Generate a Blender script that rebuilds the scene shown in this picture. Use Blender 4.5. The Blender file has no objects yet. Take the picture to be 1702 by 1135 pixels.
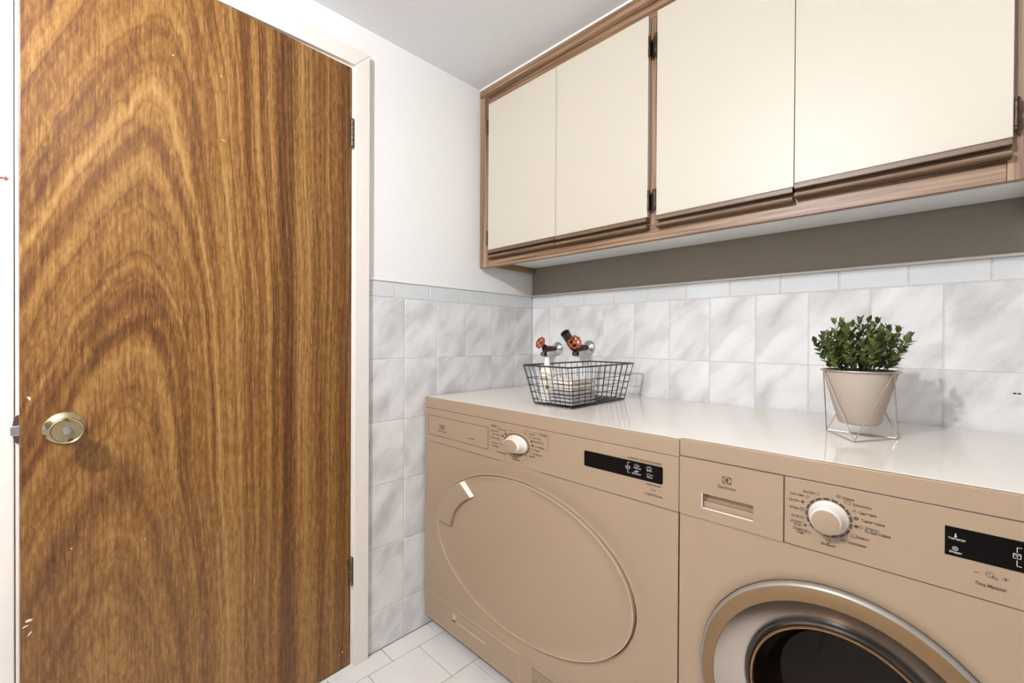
import bpy, bmesh, math, random
from mathutils import Vector, Matrix

# ------------------------------------------------------------------ camera, world, light level
scn = bpy.context.scene
COL = scn.collection
CAM_POS = Vector((1.3772, -1.5299, 1.08))
FOCAL_PX = 722.87
cam_d = bpy.data.cameras.new('camera')
cam_d.sensor_fit = 'HORIZONTAL'
cam_d.sensor_width = 36.0
cam_d.lens = FOCAL_PX / 1702.0 * 36.0
cam_d.clip_start = 0.02
cam = bpy.data.objects.new('camera', cam_d)
COL.objects.link(cam)
_fwd = Vector((-0.702596, 0.711562, -0.006154)).normalized()
_right = Vector((0.711543, 0.702622, 0.005301)).normalized()
_up = _right.cross(_fwd).normalized()
_m = Matrix((( _right.x, _up.x, -_fwd.x, CAM_POS.x), (_right.y, _up.y, -_fwd.y, CAM_POS.y),
             (_right.z, _up.z, -_fwd.z, CAM_POS.z), (0, 0, 0, 1)))
cam.matrix_world = _m
scn.camera = cam

world = bpy.data.worlds.new('world')
scn.world = world
world.use_nodes = True
world.node_tree.nodes['Background'].inputs[0].default_value = (1.0, 0.97, 0.93, 1)
world.node_tree.nodes['Background'].inputs[1].default_value = 0.3
scn.view_settings.view_transform = 'Standard'
scn.view_settings.look = 'None'
scn.view_settings.gamma = 1.0
scn.view_settings.use_curve_mapping = False
scn.view_settings.exposure = -0.33

LAMP_POS = (0.86, -2.18, 1.985)      # bare bulb on the ceiling, behind the camera
LAMP_WATT = 135.0
LAMP2_POS = (1.62, -1.25, 2.07)      # flush ceiling light
LAMP2_WATT = 5.0

PI = math.pi
random.seed(7)

# ------------------------------------------------------------------ node helpers
def new_mat(name):
    m = bpy.data.materials.new(name)
    m.use_nodes = True
    nt = m.node_tree
    b = nt.nodes['Principled BSDF']
    return m, nt, b

class NG:
    """tiny wrapper for building node graphs"""
    def __init__(s, nt): s.nt = nt
    def n(s, t, **kw):
        nd = s.nt.nodes.new(t)
        for k, v in kw.items(): setattr(nd, k, v)
        return nd
    def link(s, a, b): s.nt.links.new(a, b)
    def put(s, sock, v):
        if hasattr(v, 'is_output') or isinstance(v, bpy.types.NodeSocket): s.link(v, sock)
        else: sock.default_value = v
    def math(s, op, a, b=0.0, c=None):
        nd = s.n('ShaderNodeMath', operation=op)
        s.put(nd.inputs[0], a); s.put(nd.inputs[1], b)
        if c is not None: s.put(nd.inputs[2], c)
        return nd.outputs[0]
    def obj(s):
        return s.n('ShaderNodeTexCoord').outputs['Object']
    def sep(s, v):
        nd = s.n('ShaderNodeSeparateXYZ'); s.put(nd.inputs[0], v)
        return nd.outputs
    def comb(s, x, y, z):
        nd = s.n('ShaderNodeCombineXYZ')
        for i, v in enumerate((x, y, z)): s.put(nd.inputs[i], v)
        return nd.outputs[0]
    def noise(s, vec, scale=5, detail=3, rough=0.5, dist=0.0, dim='3D', w=None):
        nd = s.n('ShaderNodeTexNoise', noise_dimensions=dim)
        if vec is not None and dim != '1D': s.put(nd.inputs['Vector'], vec)
        if w is not None: s.put(nd.inputs['W'], w)
        nd.inputs['Scale'].default_value = scale
        nd.inputs['Detail'].default_value = detail
        nd.inputs['Roughness'].default_value = rough
        nd.inputs['Distortion'].default_value = dist
        return nd.outputs['Fac']
    def ramp(s, fac, stops, interp='LINEAR'):
        nd = s.n('ShaderNodeValToRGB')
        cr = nd.color_ramp; cr.interpolation = interp
        while len(cr.elements) < len(stops): cr.elements.new(0.5)
        for e, (p, c) in zip(cr.elements, stops):
            e.position = p
            e.color = (c[0], c[1], c[2], 1) if hasattr(c, '__len__') else (c, c, c, 1)
        s.put(nd.inputs[0], fac)
        return nd.outputs[0]
    def mix(s, fac, a, b, mode='MIX'):
        nd = s.n('ShaderNodeMix', data_type='RGBA', blend_type=mode)
        s.put(nd.inputs[0], fac)
        s.put(nd.inputs[6], a if not isinstance(a, tuple) else (*a, 1))
        s.put(nd.inputs[7], b if not isinstance(b, tuple) else (*b, 1))
        return nd.outputs[2]
    def bump(s, h, strength=0.2, dist=0.002):
        nd = s.n('ShaderNodeBump')
        s.put(nd.inputs['Height'], h)
        nd.inputs['Strength'].default_value = strength
        nd.inputs['Distance'].default_value = dist
        return nd.outputs[0]

def plain(name, col, rough=0.5, metal=0.0, spec=0.5, grain=0.0, gscale=60, coat=0.0, bump=0.0, emit=None):
    m, nt, b = new_mat(name)
    g = NG(nt)
    b.inputs['Roughness'].default_value = rough
    b.inputs['Metallic'].default_value = metal
    b.inputs['Specular IOR Level'].default_value = spec
    b.inputs['Coat Weight'].default_value = coat
    co = g.obj()
    f = g.noise(co, gscale, 4, 0.6)
    k = max(grain, 0.02)
    lo = tuple(max(0, c * (1 - k)) for c in col); hi = tuple(min(1, c * (1 + k)) for c in col)
    g.link(g.ramp(f, [(0.3, lo), (0.7, hi)]), b.inputs['Base Color'])
    if bump: g.link(g.bump(f, bump, 0.002), b.inputs['Normal'])
    if emit:
        b.inputs['Emission Color'].default_value = (*emit[0], 1)
        b.inputs['Emission Strength'].default_value = emit[1]
    return m

# ------------------------------------------------------------------ materials
M = {}
M['paint_white'] = plain('paint_white', (0.80, 0.785, 0.77), 0.6, spec=0.3, grain=0.015, gscale=120, bump=0.03)
M['paint_grey'] = plain('paint_grey', (0.40, 0.39, 0.38), 0.7, spec=0.2, grain=0.02, gscale=90)
M['taupe_shade'] = plain('taupe_shade', (0.27, 0.235, 0.195), 0.6, spec=0.2, grain=0.03, gscale=80, bump=0.03)  # taupe taken darker, with the cabinet's shadow in the colour
M['paint_ceiling'] = plain('paint_ceiling', (0.77, 0.785, 0.80), 0.8, spec=0.2, grain=0.02, gscale=90, bump=0.05)
M['trim_paint'] = plain('trim_paint', (0.76, 0.70, 0.64), 0.4, spec=0.4, grain=0.02, gscale=30)
M['grout'] = plain('grout', (0.60, 0.57, 0.54), 0.9, spec=0.1, grain=0.1, gscale=70)
M['grout_floor'] = plain('grout_floor', (0.16, 0.125, 0.10), 0.95, spec=0.1, grain=0.2, gscale=50)
M['caulk'] = plain('caulk', (0.80, 0.76, 0.71), 0.5, spec=0.3, grain=0.03)
M['border_tile'] = plain('border_tile', (0.63, 0.65, 0.66), 0.12, spec=0.5, grain=0.025, gscale=14)
M['laminate'] = None
M['appliance'] = plain('appliance', (0.305, 0.217, 0.142), 0.42, spec=0.42, grain=0.05, gscale=420)
M['worktop_lit'] = plain('worktop_lit', (0.76, 0.70, 0.63), 0.09, spec=0.5, grain=0.02, gscale=420)  # same finish as the fronts, with the top light put into the colour
M['appliance_light'] = plain('appliance_light', (0.72, 0.66, 0.60), 0.35, spec=0.5, grain=0.03, gscale=200)
M['appliance_rim'] = plain('appliance_rim', (0.47, 0.365, 0.265), 0.35, spec=0.5, grain=0.03, gscale=200)  # paler beige; carries the painted highlight on the dryer door edge
M['seam'] = plain('seam', (0.06, 0.045, 0.035), 0.7, grain=0.05)
M['print'] = plain('print', (0.05, 0.035, 0.025), 0.5, grain=0.02)
M['black_gloss'] = plain('black_gloss', (0.003, 0.0025, 0.002), 0.3, spec=0.07, grain=0.02)
M['display_print'] = plain('display_print', (0.55, 0.52, 0.50), 0.5, grain=0.02)
M['dark_plastic'] = plain('dark_plastic', (0.03, 0.027, 0.025), 0.5, grain=0.05)
M['door_ring'] = plain('door_ring', (0.165, 0.096, 0.040), 0.42, metal=0.15, spec=0.5, grain=0.05, gscale=60)
M['ring_edge'] = plain('ring_edge', (0.27, 0.24, 0.21), 0.4, metal=0.4, grain=0.03)
M['chrome'] = plain('chrome', (0.75, 0.74, 0.73), 0.22, metal=1.0, grain=0.04, gscale=25)
M['satin_cone'] = plain('satin_cone', (0.60, 0.54, 0.48), 0.27, metal=1.0, grain=0.03, gscale=40)  # warmed metal; the brown reflection is put into the base colour
M['glass_dark'] = plain('glass_dark', (0.008, 0.0045, 0.0025), 0.05, spec=0.13, grain=0.05)
M['highlight_bronze'] = plain('highlight_bronze', (0.22, 0.12, 0.05), 0.25, metal=0.6, spec=0.5, grain=0.1)  # orange-brown highlight of the glass edge, given as a colour
M['gasket'] = plain('gasket', (0.016, 0.012, 0.010), 0.16, spec=0.5, grain=0.05)
M['black_wire'] = plain('black_wire', (0.015, 0.015, 0.016), 0.4, spec=0.5, grain=0.1, gscale=200)
M['towel_cream'] = plain('towel_cream', (0.72, 0.66, 0.60), 0.95, spec=0.1, grain=0.10, gscale=260, bump=0.5)
M['towel_grey'] = plain('towel_grey', (0.52, 0.50, 0.49), 0.95, spec=0.1, grain=0.12, gscale=260, bump=0.5)
M['bottle'] = plain('bottle', (0.80, 0.73, 0.66), 0.35, spec=0.4, grain=0.03)
M['bottle_label'] = plain('bottle_label', (0.74, 0.73, 0.66), 0.5, grain=0.03)
M['label_tan'] = plain('label_tan', (0.55, 0.40, 0.27), 0.5, grain=0.05)
M['label_green'] = plain('label_green', (0.14, 0.17, 0.035), 0.5, grain=0.1)
M['pot'] = plain('pot', (0.43, 0.365, 0.30), 0.75, spec=0.25, grain=0.06, gscale=350, bump=0.1)
M['stand_wire'] = plain('stand_wire', (0.45, 0.37, 0.33), 0.32, metal=0.7, grain=0.06, gscale=100)
M['soil'] = plain('soil', (0.03, 0.02, 0.014), 0.95, grain=0.4, gscale=150, bump=0.6)
M['stem'] = plain('stem', (0.07, 0.09, 0.02), 0.6, grain=0.15)
M['valve_body'] = plain('valve_body', (0.050, 0.020, 0.012), 0.42, metal=0.55, spec=0.5, grain=0.45, gscale=90)
M['valve_red'] = plain('valve_red', (0.36, 0.055, 0.02), 0.4, spec=0.5, grain=0.3, gscale=120)
M['valve_brass'] = plain('valve_brass', (0.35, 0.26, 0.09), 0.35, metal=0.8, grain=0.2)
M['valve_rubber'] = plain('valve_rubber', (0.022, 0.018, 0.016), 0.4, spec=0.5, grain=0.3, gscale=80)
M['bronze'] = plain('bronze', (0.055, 0.032, 0.018), 0.4, metal=0.6, spec=0.5, grain=0.4, gscale=150)
M['hinge_steel'] = plain('hinge_steel', (0.16, 0.12, 0.07), 0.4, metal=0.8, grain=0.4, gscale=150)
M['latch_steel'] = plain('latch_steel', (0.42, 0.43, 0.45), 0.3, metal=0.9, grain=0.1)
M['rust'] = plain('rust', (0.075, 0.022, 0.010), 0.7, grain=0.3, gscale=120)
M['red_print'] = plain('red_print', (0.22, 0.030, 0.018), 0.6, grain=0.05)
M['sticker'] = plain('sticker', (0.80, 0.78, 0.76), 0.5, grain=0.03)
M['fleck'] = plain('fleck', (0.72, 0.62, 0.48), 0.7, grain=0.1)
M['hole'] = plain('hole', (0.02, 0.018, 0.016), 0.8, grain=0.1)
M['lamp_glow'] = plain('lamp_glow', (0.9, 0.9, 0.88), 0.5)
M['cabinet_under'] = plain('cabinet_under', (0.78, 0.79, 0.78), 0.6, spec=0.3, grain=0.03)

def mk_brass():
    m, nt, b = new_mat('tarnished_brass'); g = NG(nt)
    co = g.obj()
    f = g.noise(co, 30, 3, 0.5, 0.3)
    c = g.ramp(f, [(0.0, (0.50, 0.40, 0.23)), (0.53, (0.42, 0.34, 0.20)), (0.59, (0.10, 0.075, 0.05)), (1.0, (0.06, 0.045, 0.03))])
    g.link(c, b.inputs['Base Color'])
    b.inputs['Metallic'].default_value = 0.85
    g.link(g.ramp(f, [(0.5, 0.26), (0.65, 0.5)]), b.inputs['Roughness'])
    return m
M['brass'] = mk_brass()

def mk_laminate():
    m, nt, b = new_mat('cream_laminate'); g = NG(nt)
    co = g.obj()
    f = g.noise(co, 200, 3, 0.5)
    c = g.ramp(f, [(0.3, (0.495, 0.445, 0.366)), (0.7, (0.52, 0.47, 0.39))])
    d = g.noise(co, 7, 5, 0.65)
    dm = g.ramp(d, [(0.62, 0.0), (0.8, 0.25)])
    g.link(g.mix(dm, c, (0.46, 0.38, 0.29)), b.inputs['Base Color'])
    b.inputs['Roughness'].default_value = 0.42
    b.inputs['Specular IOR Level'].default_value = 0.45
    g.link(g.bump(f, 0.04, 0.001), b.inputs['Normal'])
    return m
M['laminate'] = mk_laminate()

def mk_frame_wood(name, axis, k=1.0):
    """brown stained oak, grain running along axis"""
    m, nt, b = new_mat(name); g = NG(nt)
    x, y, z = g.sep(g.obj())
    s = {'x': (2.5, 150, 150), 'z': (150, 150, 2.5), 'y': (150, 2.5, 150)}[axis]
    v = g.comb(g.math('MULTIPLY', x, s[0]), g.math('MULTIPLY', y, s[1]), g.math('MULTIPLY', z, s[2]))
    f = g.noise(v, 1.0, 4, 0.6, 0.4)
    s2 = {'x': (1.2, 32, 32), 'z': (32, 32, 1.2), 'y': (32, 1.2, 32)}[axis]
    v2 = g.comb(g.math('MULTIPLY', x, s2[0]), g.math('MULTIPLY', y, s2[1]), g.math('MULTIPLY', z, s2[2]))
    f2 = g.noise(v2, 1.0, 3, 0.5, 1.2)
    c = g.ramp(g.math('ADD', g.math('MULTIPLY', f, 0.68), g.math('MULTIPLY', f2, 0.32)),
               [(p, tuple(k * q for q in cc)) for p, cc in ((0.33, (0.040, 0.017, 0.008)), (0.44, (0.150, 0.080, 0.040)), (0.55, (0.265, 0.158, 0.085)), (0.68, (0.42, 0.275, 0.165)))])
    g.link(c, b.inputs['Base Color'])
    b.inputs['Roughness'].default_value = 0.42
    g.link(g.bump(f, 0.25, 0.002), b.inputs['Normal'])
    return m
M['oak_x'] = mk_frame_wood('stained_oak_x', 'x')
M['oak_z'] = mk_frame_wood('stained_oak_z', 'z')
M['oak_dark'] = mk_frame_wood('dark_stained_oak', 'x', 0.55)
M['oak_y'] = mk_frame_wood('stained_oak_y', 'y')

def mk_door_wood():
    """varnished veneer with cathedral arches; local y runs across the door (0 at hinge), z up"""
    m, nt, b = new_mat('varnished_veneer'); g = NG(nt)
    co = g.obj()
    x, y, z = g.sep(co)
    # slow wander of the arch axis and contours
    wob = g.noise(g.comb(0.0, g.math('MULTIPLY', y, 2.2), g.math('MULTIPLY', z, 1.1)), 1.0, 2, 0.5)
    wob = g.math('SUBTRACT', wob, 0.5)
    wob2 = g.math('SUBTRACT', g.noise(g.comb(3.1, g.math('MULTIPLY', y, 16), g.math('MULTIPLY', z, 5)), 1.0, 4, 0.6), 0.5)
    # axis: further towards the latch side lower down
    axis = g.math('ADD', -0.60, g.math('MULTIPLY', z, 0.055))
    du = g.math('SUBTRACT', y, axis)
    du = g.math('ADD', du, g.math('MULTIPLY', wob, 0.05))
    dpos = g.math('MAXIMUM', du, 0.0)
    dneg = g.math('MINIMUM', du, 0.0)
    right = g.math('MULTIPLY', g.math('POWER', dpos, 1.9), 21.0)
    left = g.math('MULTIPLY', g.math('POWER', g.math('ABSOLUTE', dneg), 1.5), 5.4)
    v = g.math('ADD', g.math('ADD', z, right), left)
    v = g.math('ADD', v, g.math('MULTIPLY', wob2, 0.10))
    v = g.math('ADD', v, g.math('MULTIPLY', wob, 0.35))
    broad = g.noise(None, 4.6, 2, 0.5, dim='1D', w=v)
    fine = g.noise(None, 13.0, 3, 0.65, dim='1D', w=g.math('ADD', v, 11.3))
    # thin dark growth lines
    line = g.math('ABSOLUTE', g.math('SUBTRACT', g.math('FRACT', g.math('ADD', g.math('MULTIPLY', v, 5.2), g.math('MULTIPLY', broad, 1.5))), 0.5))
    line = g.ramp(line, [(0.0, 1.0), (0.05, 0.35), (0.16, 0.0)])
    # fibres
    f1 = g.noise(g.comb(0.0, g.math('MULTIPLY', y, 330), g.math('MULTIPLY', z, 11)), 1.0, 3, 0.6)
    f2 = g.noise(g.comb(1.0, g.math('MULTIPLY', y, 150), g.math('MULTIPLY', z, 34)), 1.0, 4, 0.65, 0.5)
    f3 = g.noise(g.comb(2.0, g.math('MULTIPLY', y, 44), g.math('MULTIPLY', z, 1.3)), 1.0, 3, 0.55, 0.3)
    # straight dark stripes on the hinge half
    stripe = g.noise(g.comb(5.0, g.math('MULTIPLY', y, 17), g.math('MULTIPLY', z, 0.22)), 1.0, 3, 0.6)
    hs = g.ramp(g.math('ADD', y, 1.0), [(0.50, 0.0), (0.68, 1.0)])
    amp = g.ramp(g.math('MULTIPLY', z, 0.5), [(0.12, 0.45), (0.55, 1.0)])
    cath = g.math('ADD', g.math('MULTIPLY', g.math('SUBTRACT', broad, 0.5), 0.50), g.math('MULTIPLY', g.math('SUBTRACT', fine, 0.5), 0.48))
    val = g.math('ADD', 0.47, g.math('MULTIPLY', cath, amp))
    band = g.ramp(g.math('ADD', g.math('MULTIPLY', y, -1.0), g.math('MULTIPLY', wob, 0.03)),
                  [(0.0, 0.5), (0.045, 0.42), (0.06, 0.52), (0.10, 0.40), (0.135, 0.62), (0.165, 0.60), (0.185, 0.25), (0.215, 0.28), (0.235, 0.52), (0.30, 0.50), (0.34, 0.66), (0.37, 0.58), (0.42, 0.5), (0.60, 0.5), (0.72, 0.40)])
    val = g.math('ADD', val, g.math('MULTIPLY', g.math('SUBTRACT', band, 0.5), 0.55))
    val = g.math('ADD', val, g.math('MULTIPLY', g.math('SUBTRACT', f1, 0.5), 0.52))
    val = g.math('ADD', val, g.math('MULTIPLY', g.math('SUBTRACT', f2, 0.5), 0.66))
    val = g.math('ADD', val, g.math('MULTIPLY', g.math('SUBTRACT', f3, 0.5), 0.30))
    val = g.math('ADD', val, g.math('MULTIPLY', g.math('MULTIPLY', g.math('SUBTRACT', stripe, 0.5), hs), 0.55))
    val = g.math('SUBTRACT', val, g.math('MULTIPLY', g.math('MULTIPLY', line, amp), 0.14))
    c = g.ramp(val, [(0.10, (0.050, 0.014, 0.0030)), (0.30, (0.112, 0.041, 0.0075)), (0.46, (0.190, 0.084, 0.0175)), (0.62, (0.290, 0.147, 0.039)), (0.86, (0.43, 0.255, 0.092))])
    g.link(c, b.inputs['Base Color'])
    g.link(g.ramp(f2, [(0.3, 0.30), (0.7, 0.42)]), b.inputs['Roughness'])
    b.inputs['Specular IOR Level'].default_value = 0.5
    g.link(g.bump(g.math('ADD', f1, f2), 0.06, 0.001), b.inputs['Normal'])
    return m
M['door_wood'] = mk_door_wood()
M['grey_plastic'] = plain('grey_plastic', (0.28, 0.26, 0.24), 0.5, grain=0.05)
M['door_edge'] = plain('door_edge', (0.25, 0.13, 0.05), 0.5, grain=0.2, gscale=60)

def mk_marble():
    m, nt, b = new_mat('marbled_glaze'); g = NG(nt)
    co = g.obj()
    rnd = g.n('ShaderNodeObjectInfo').outputs['Random']
    x, y, z = g.sep(co)
    h = g.math('ADD', x, y)                         # along the wall on either wall
    off = g.math('MULTIPLY', rnd, 37.0)
    # diagonal streaks
    a = g.math('ADD', g.math('MULTIPLY', h, 0.80), g.math('MULTIPLY', z, -0.60))
    bb = g.math('ADD', g.math('MULTIPLY', h, 0.60), g.math('MULTIPLY', z, 0.80))
    v = g.comb(g.math('ADD', g.math('MULTIPLY', a, 15), off), g.math('ADD', g.math('MULTIPLY', bb, 6.5), off), off)
    f = g.noise(v, 1.0, 3, 0.5, 0.3)
    v2 = g.comb(g.math('MULTIPLY', a, 150), g.math('MULTIPLY', bb, 30), off)
    f2 = g.noise(v2, 1.0, 3, 0.6)
    t = g.math('ADD', g.math('MULTIPLY', f, 0.92), g.math('MULTIPLY', f2, 0.08))
    c = g.ramp(t, [(0.25, (0.46, 0.445, 0.435)), (0.42, (0.60, 0.59, 0.58)), (0.55, (0.70, 0.695, 0.69)), (0.72, (0.77, 0.765, 0.76))])
    g.link(c, b.inputs['Base Color'])
    b.inputs['Roughness'].default_value = 0.16
    b.inputs['Specular IOR Level'].default_value = 0.5
    lo = g.noise(g.comb(h, z, off), 9.0, 1, 0.4)
    g.link(g.bump(lo, 0.10, 0.01), b.inputs['Normal'])
    return m
M['marble'] = mk_marble()

def mk_floor_tile():
    m, nt, b = new_mat('floor_ceramic'); g = NG(nt)
    co = g.obj()
    rnd = g.n('ShaderNodeObjectInfo').outputs['Random']
    f = g.noise(co, 160, 3, 0.6)
    f2 = g.noise(co, 9, 3, 0.6)
    t = g.math('ADD', g.math('MULTIPLY', f, 0.5), g.math('ADD', g.math('MULTIPLY', f2, 0.4), g.math('MULTIPLY', rnd, 0.1)))
    g.link(g.ramp(t, [(0.3, (0.66, 0.62, 0.58)), (0.7, (0.76, 0.73, 0.70))]), b.inputs['Base Color'])
    b.inputs['Roughness'].default_value = 0.45
    return m
M['floor_tile'] = mk_floor_tile()

def mk_leaf():
    m, nt, b = new_mat('leaf_green'); g = NG(nt)
    co = g.obj()
    rnd = g.n('ShaderNodeObjectInfo').outputs['Random']
    geo = g.n('ShaderNodeNewGeometry').outputs['Random Per Island']
    f = g.noise(co, 90, 3, 0.6)
    t = g.math('ADD', g.math('MULTIPLY', f, 0.5), g.math('MULTIPLY', g.math('FRACT', g.math('ADD', rnd, geo)), 0.5))
    g.link(g.ramp(t, [(0.2, (0.020, 0.036, 0.007)), (0.5, (0.062, 0.090, 0.018)), (0.8, (0.155, 0.170, 0.045))]), b.inputs['Base Color'])
    b.inputs['Roughness'].default_value = 0.42
    return m
M['leaf'] = mk_leaf()

# ------------------------------------------------------------------ mesh helpers
class MB:
    def __init__(s): s.v = []; s.f = []
    def add(s, vs, fs):
        o = len(s.v)
        s.v += [tuple(v) for v in vs]
        s.f += [tuple(i + o for i in f) for f in fs]
        return s
    def box(s, a, b):
        (x0, y0, z0), (x1, y1, z1) = a, b
        x0, x1 = sorted((x0, x1)); y0, y1 = sorted((y0, y1)); z0, z1 = sorted((z0, z1))
        vs = [(x0, y0, z0), (x1, y0, z0), (x1, y1, z0), (x0, y1, z0), (x0, y0, z1), (x1, y0, z1), (x1, y1, z1), (x0, y1, z1)]
        return s.add(vs, [(0, 3, 2, 1), (4, 5, 6, 7), (0, 1, 5, 4), (1, 2, 6, 5), (2, 3, 7, 6), (3, 0, 4, 7)])
    def tube(s, pts, r, n=8, closed=False, caps=True, radii=None):
        pts = [Vector(p) for p in pts]
        k = len(pts)
        rings = []
        prev = None
        for i, p in enumerate(pts):
            if closed: t = (pts[(i + 1) % k] - pts[(i - 1) % k])
            elif i == 0: t = pts[1] - pts[0]
            elif i == k - 1: t = pts[-1] - pts[-2]
            else: t = (pts[i + 1] - p).normalized() + (p - pts[i - 1]).normalized()
            t.normalize()
            if prev is None:
                ref = Vector((0, 0, 1)) if abs(t.z) < 0.9 else Vector((1, 0, 0))
                u = t.cross(ref).normalized()
            else:
                u = (prev - t * prev.dot(t)).normalized()
            prev = u
            w = t.cross(u)
            rr = radii[i] if radii else r
            rings.append([p + (u * math.cos(2 * PI * j / n) + w * math.sin(2 * PI * j / n)) * rr for j in range(n)])
        vs = [q for ring in rings for q in ring]
        fs = []
        m = k if closed else k - 1
        for i in range(m):
            a, b = i * n, ((i + 1) % k) * n
            for j in range(n):
                fs.append((a + j, a + (j + 1) % n, b + (j + 1) % n, b + j))
        if caps and not closed:
            fs.append(tuple(range(n - 1, -1, -1))); fs.append(tuple((k - 1) * n + j for j in range(n)))
        return s.add(vs, fs)
    def lathe(s, prof, c, axis='z', n=48, sx=1.0, sy=1.0, cap0=False, cap1=False):
        """prof: list of (radius, offset along axis). axis: 'z' up, '-y' towards room front, '+x'"""
        vs = []; fs = []
        for r, h in prof:
            for j in range(n):
                a = 2 * PI * j / n
                ca, sa = r * math.cos(a) * sx, r * math.sin(a) * sy
                if axis == 'z': p = (c[0] + ca, c[1] + sa, c[2] + h)
                elif axis == '-y': p = (c[0] + ca, c[1] - h, c[2] + sa)
                elif axis == '+x': p = (c[0] + h, c[1] + ca, c[2] + sa)
                vs.append(p)
        for i in range(len(prof) - 1):
            for j in range(n):
                a, b = i * n, (i + 1) * n
                fs.append((a + j, a + (j + 1) % n, b + (j + 1) % n, b + j))
        if cap0: fs.append(tuple(range(n)))
        if cap1: fs.append(tuple((len(prof) - 1) * n + j for j in range(n)))
        return s.add(vs, fs)
    def prism_x(s, prof, x0, x1):
        """profile of (y, z) points extruded along x"""
        n = len(prof)
        vs = [(x0, y, z) for y, z in prof] + [(x1, y, z) for y, z in prof]
        fs = [(i, (i + 1) % n, n + (i + 1) % n, n + i) for i in range(n)]
        fs += [tuple(range(n - 1, -1, -1)), tuple(range(n, 2 * n))]
        return s.add(vs, fs)
    def poly_y(s, pts, y0, y1):
        """polygon of (x, z) points extruded from y0 to y1"""
        n = len(pts)
        vs = [(x, y0, z) for x, z in pts] + [(x, y1, z) for x, z in pts]
        fs = [(i, (i + 1) % n, n + (i + 1) % n, n + i) for i in range(n)]
        fs += [tuple(range(n - 1, -1, -1)), tuple(range(n, 2 * n))]
        return s.add(vs, fs)
    def poly_x(s, pts, x0, x1):
        n = len(pts)
        vs = [(x0, y, z) for y, z in pts] + [(x1, y, z) for y, z in pts]
        fs = [(i, (i + 1) % n, n + (i + 1) % n, n + i) for i in range(n)]
        fs += [tuple(range(n - 1, -1, -1)), tuple(range(n, 2 * n))]
        return s.add(vs, fs)

def world_loc(o):
    p = Vector((0, 0, 0))
    while o is not None:
        p = p + Vector(o.location); o = o.parent
    return p

def build(name, mb, mat, parent=None, bevel=0.0, seg=2, smooth=False, loc=None):
    """link the collected shape as one mesh object; vertices are given in world space"""
    me = bpy.data.meshes.new(name)
    bm = bmesh.new()
    vv = [bm.verts.new(v) for v in mb.v]
    for f in mb.f:
        try: bm.faces.new([vv[i] for i in f])
        except ValueError: pass
    bmesh.ops.recalc_face_normals(bm, faces=bm.faces[:])
    if bevel:
        es = [e for e in bm.edges if len(e.link_faces) == 2 and e.calc_face_angle(0) > 0.5]
        bmesh.ops.bevel(bm, geom=es, offset=bevel, segments=seg, affect='EDGES', profile=0.5, clamp_overlap=True)
    bm.to_mesh(me); bm.free()
    o = bpy.data.objects.new(name, me)
    COL.objects.link(o)
    base = Vector(loc) if loc is not None else (world_loc(parent) if parent else Vector((0, 0, 0)))
    me.transform(Matrix.Translation(-base))
    if parent:
        o.parent = parent
        o.location = base - world_loc(parent)
    else:
        o.location = base
    if mat is not None: me.materials.append(M[mat] if isinstance(mat, str) else mat)
    if smooth:
        me.shade_smooth()
        if isinstance(smooth, float):
            me.set_sharp_from_angle(angle=smooth)
        else:
            me.set_sharp_from_angle(angle=0.6)
    elif bevel:
        me.shade_smooth(); me.set_sharp_from_angle(angle=0.3)
    return o

def thing(name, label, cat, loc, group=None):
    o = bpy.data.objects.new(name, None)
    o.empty_display_size = 0.1
    COL.objects.link(o)
    o.location = loc
    o['label'] = label; o['category'] = cat
    if group: o['group'] = group
    return o

def tag(o, label, cat, group=None):
    o['label'] = label; o['category'] = cat
    if group: o['group'] = group
    return o

def struct(o, label=None, cat=None):
    o['kind'] = 'structure'
    if label: o['label'] = label
    if cat: o['category'] = cat
    return o

def shared(name, me, parent, loc):
    o = bpy.data.objects.new(name, me)
    COL.objects.link(o)
    o.parent = parent
    o.location = Vector(loc) - world_loc(parent)
    return o

def box_mesh(name, size, mat, bevel=0.0):
    bm = bmesh.new()
    bmesh.ops.create_cube(bm, size=1.0)
    for v in bm.verts: v.co = Vector((v.co.x * size[0], v.co.y * size[1], v.co.z * size[2]))
    if bevel:
        bmesh.ops.bevel(bm, geom=bm.edges[:], offset=bevel, segments=1, affect='EDGES', profile=0.5)
    me = bpy.data.meshes.new(name)
    bm.to_mesh(me); bm.free()
    me.materials.append(M[mat])
    return me

def text_part(name, body, size, at, mat, parent, y, sx=1.0, align='LEFT', squash=1.0):
    """flat lettering on a face that looks towards -y; at = (x, z) of the anchor"""
    cu = bpy.data.curves.new(name, 'FONT')
    cu.body = body; cu.size = size; cu.align_x = align; cu.align_y = 'CENTER'
    cu.resolution_u = 3
    cu.extrude = 0.0
    cu.offset = size * 0.018
    tmp = bpy.data.objects.new(name + '_tmp', cu)
    COL.objects.link(tmp)
    bpy.context.view_layer.update()
    dg = bpy.context.evaluated_depsgraph_get()
    me = bpy.data.meshes.new_from_object(tmp.evaluated_get(dg))
    bpy.data.objects.remove(tmp)
    bpy.data.curves.remove(cu)
    o = bpy.data.objects.new(name, me)
    COL.objects.link(o)
    base = world_loc(parent)
    mt = Matrix(((sx, 0, 0, at[0] - base.x), (0, 0, -1, y - base.y), (0, squash, 0, at[1] - base.z), (0, 0, 0, 1)))
    me.transform(mt)
    me.materials.clear(); me.materials.append(M[mat])
    o.parent = parent
    return o

# ------------------------------------------------------------------ room shell
XR, YF, ZC = 2.30, -3.00, 2.1156        # right wall, wall behind the camera, ceiling
DOOR_Y0, DOOR_Y1, DOOR_TOP = -1.6068, -0.886, 1.962
T = 0.12

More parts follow.
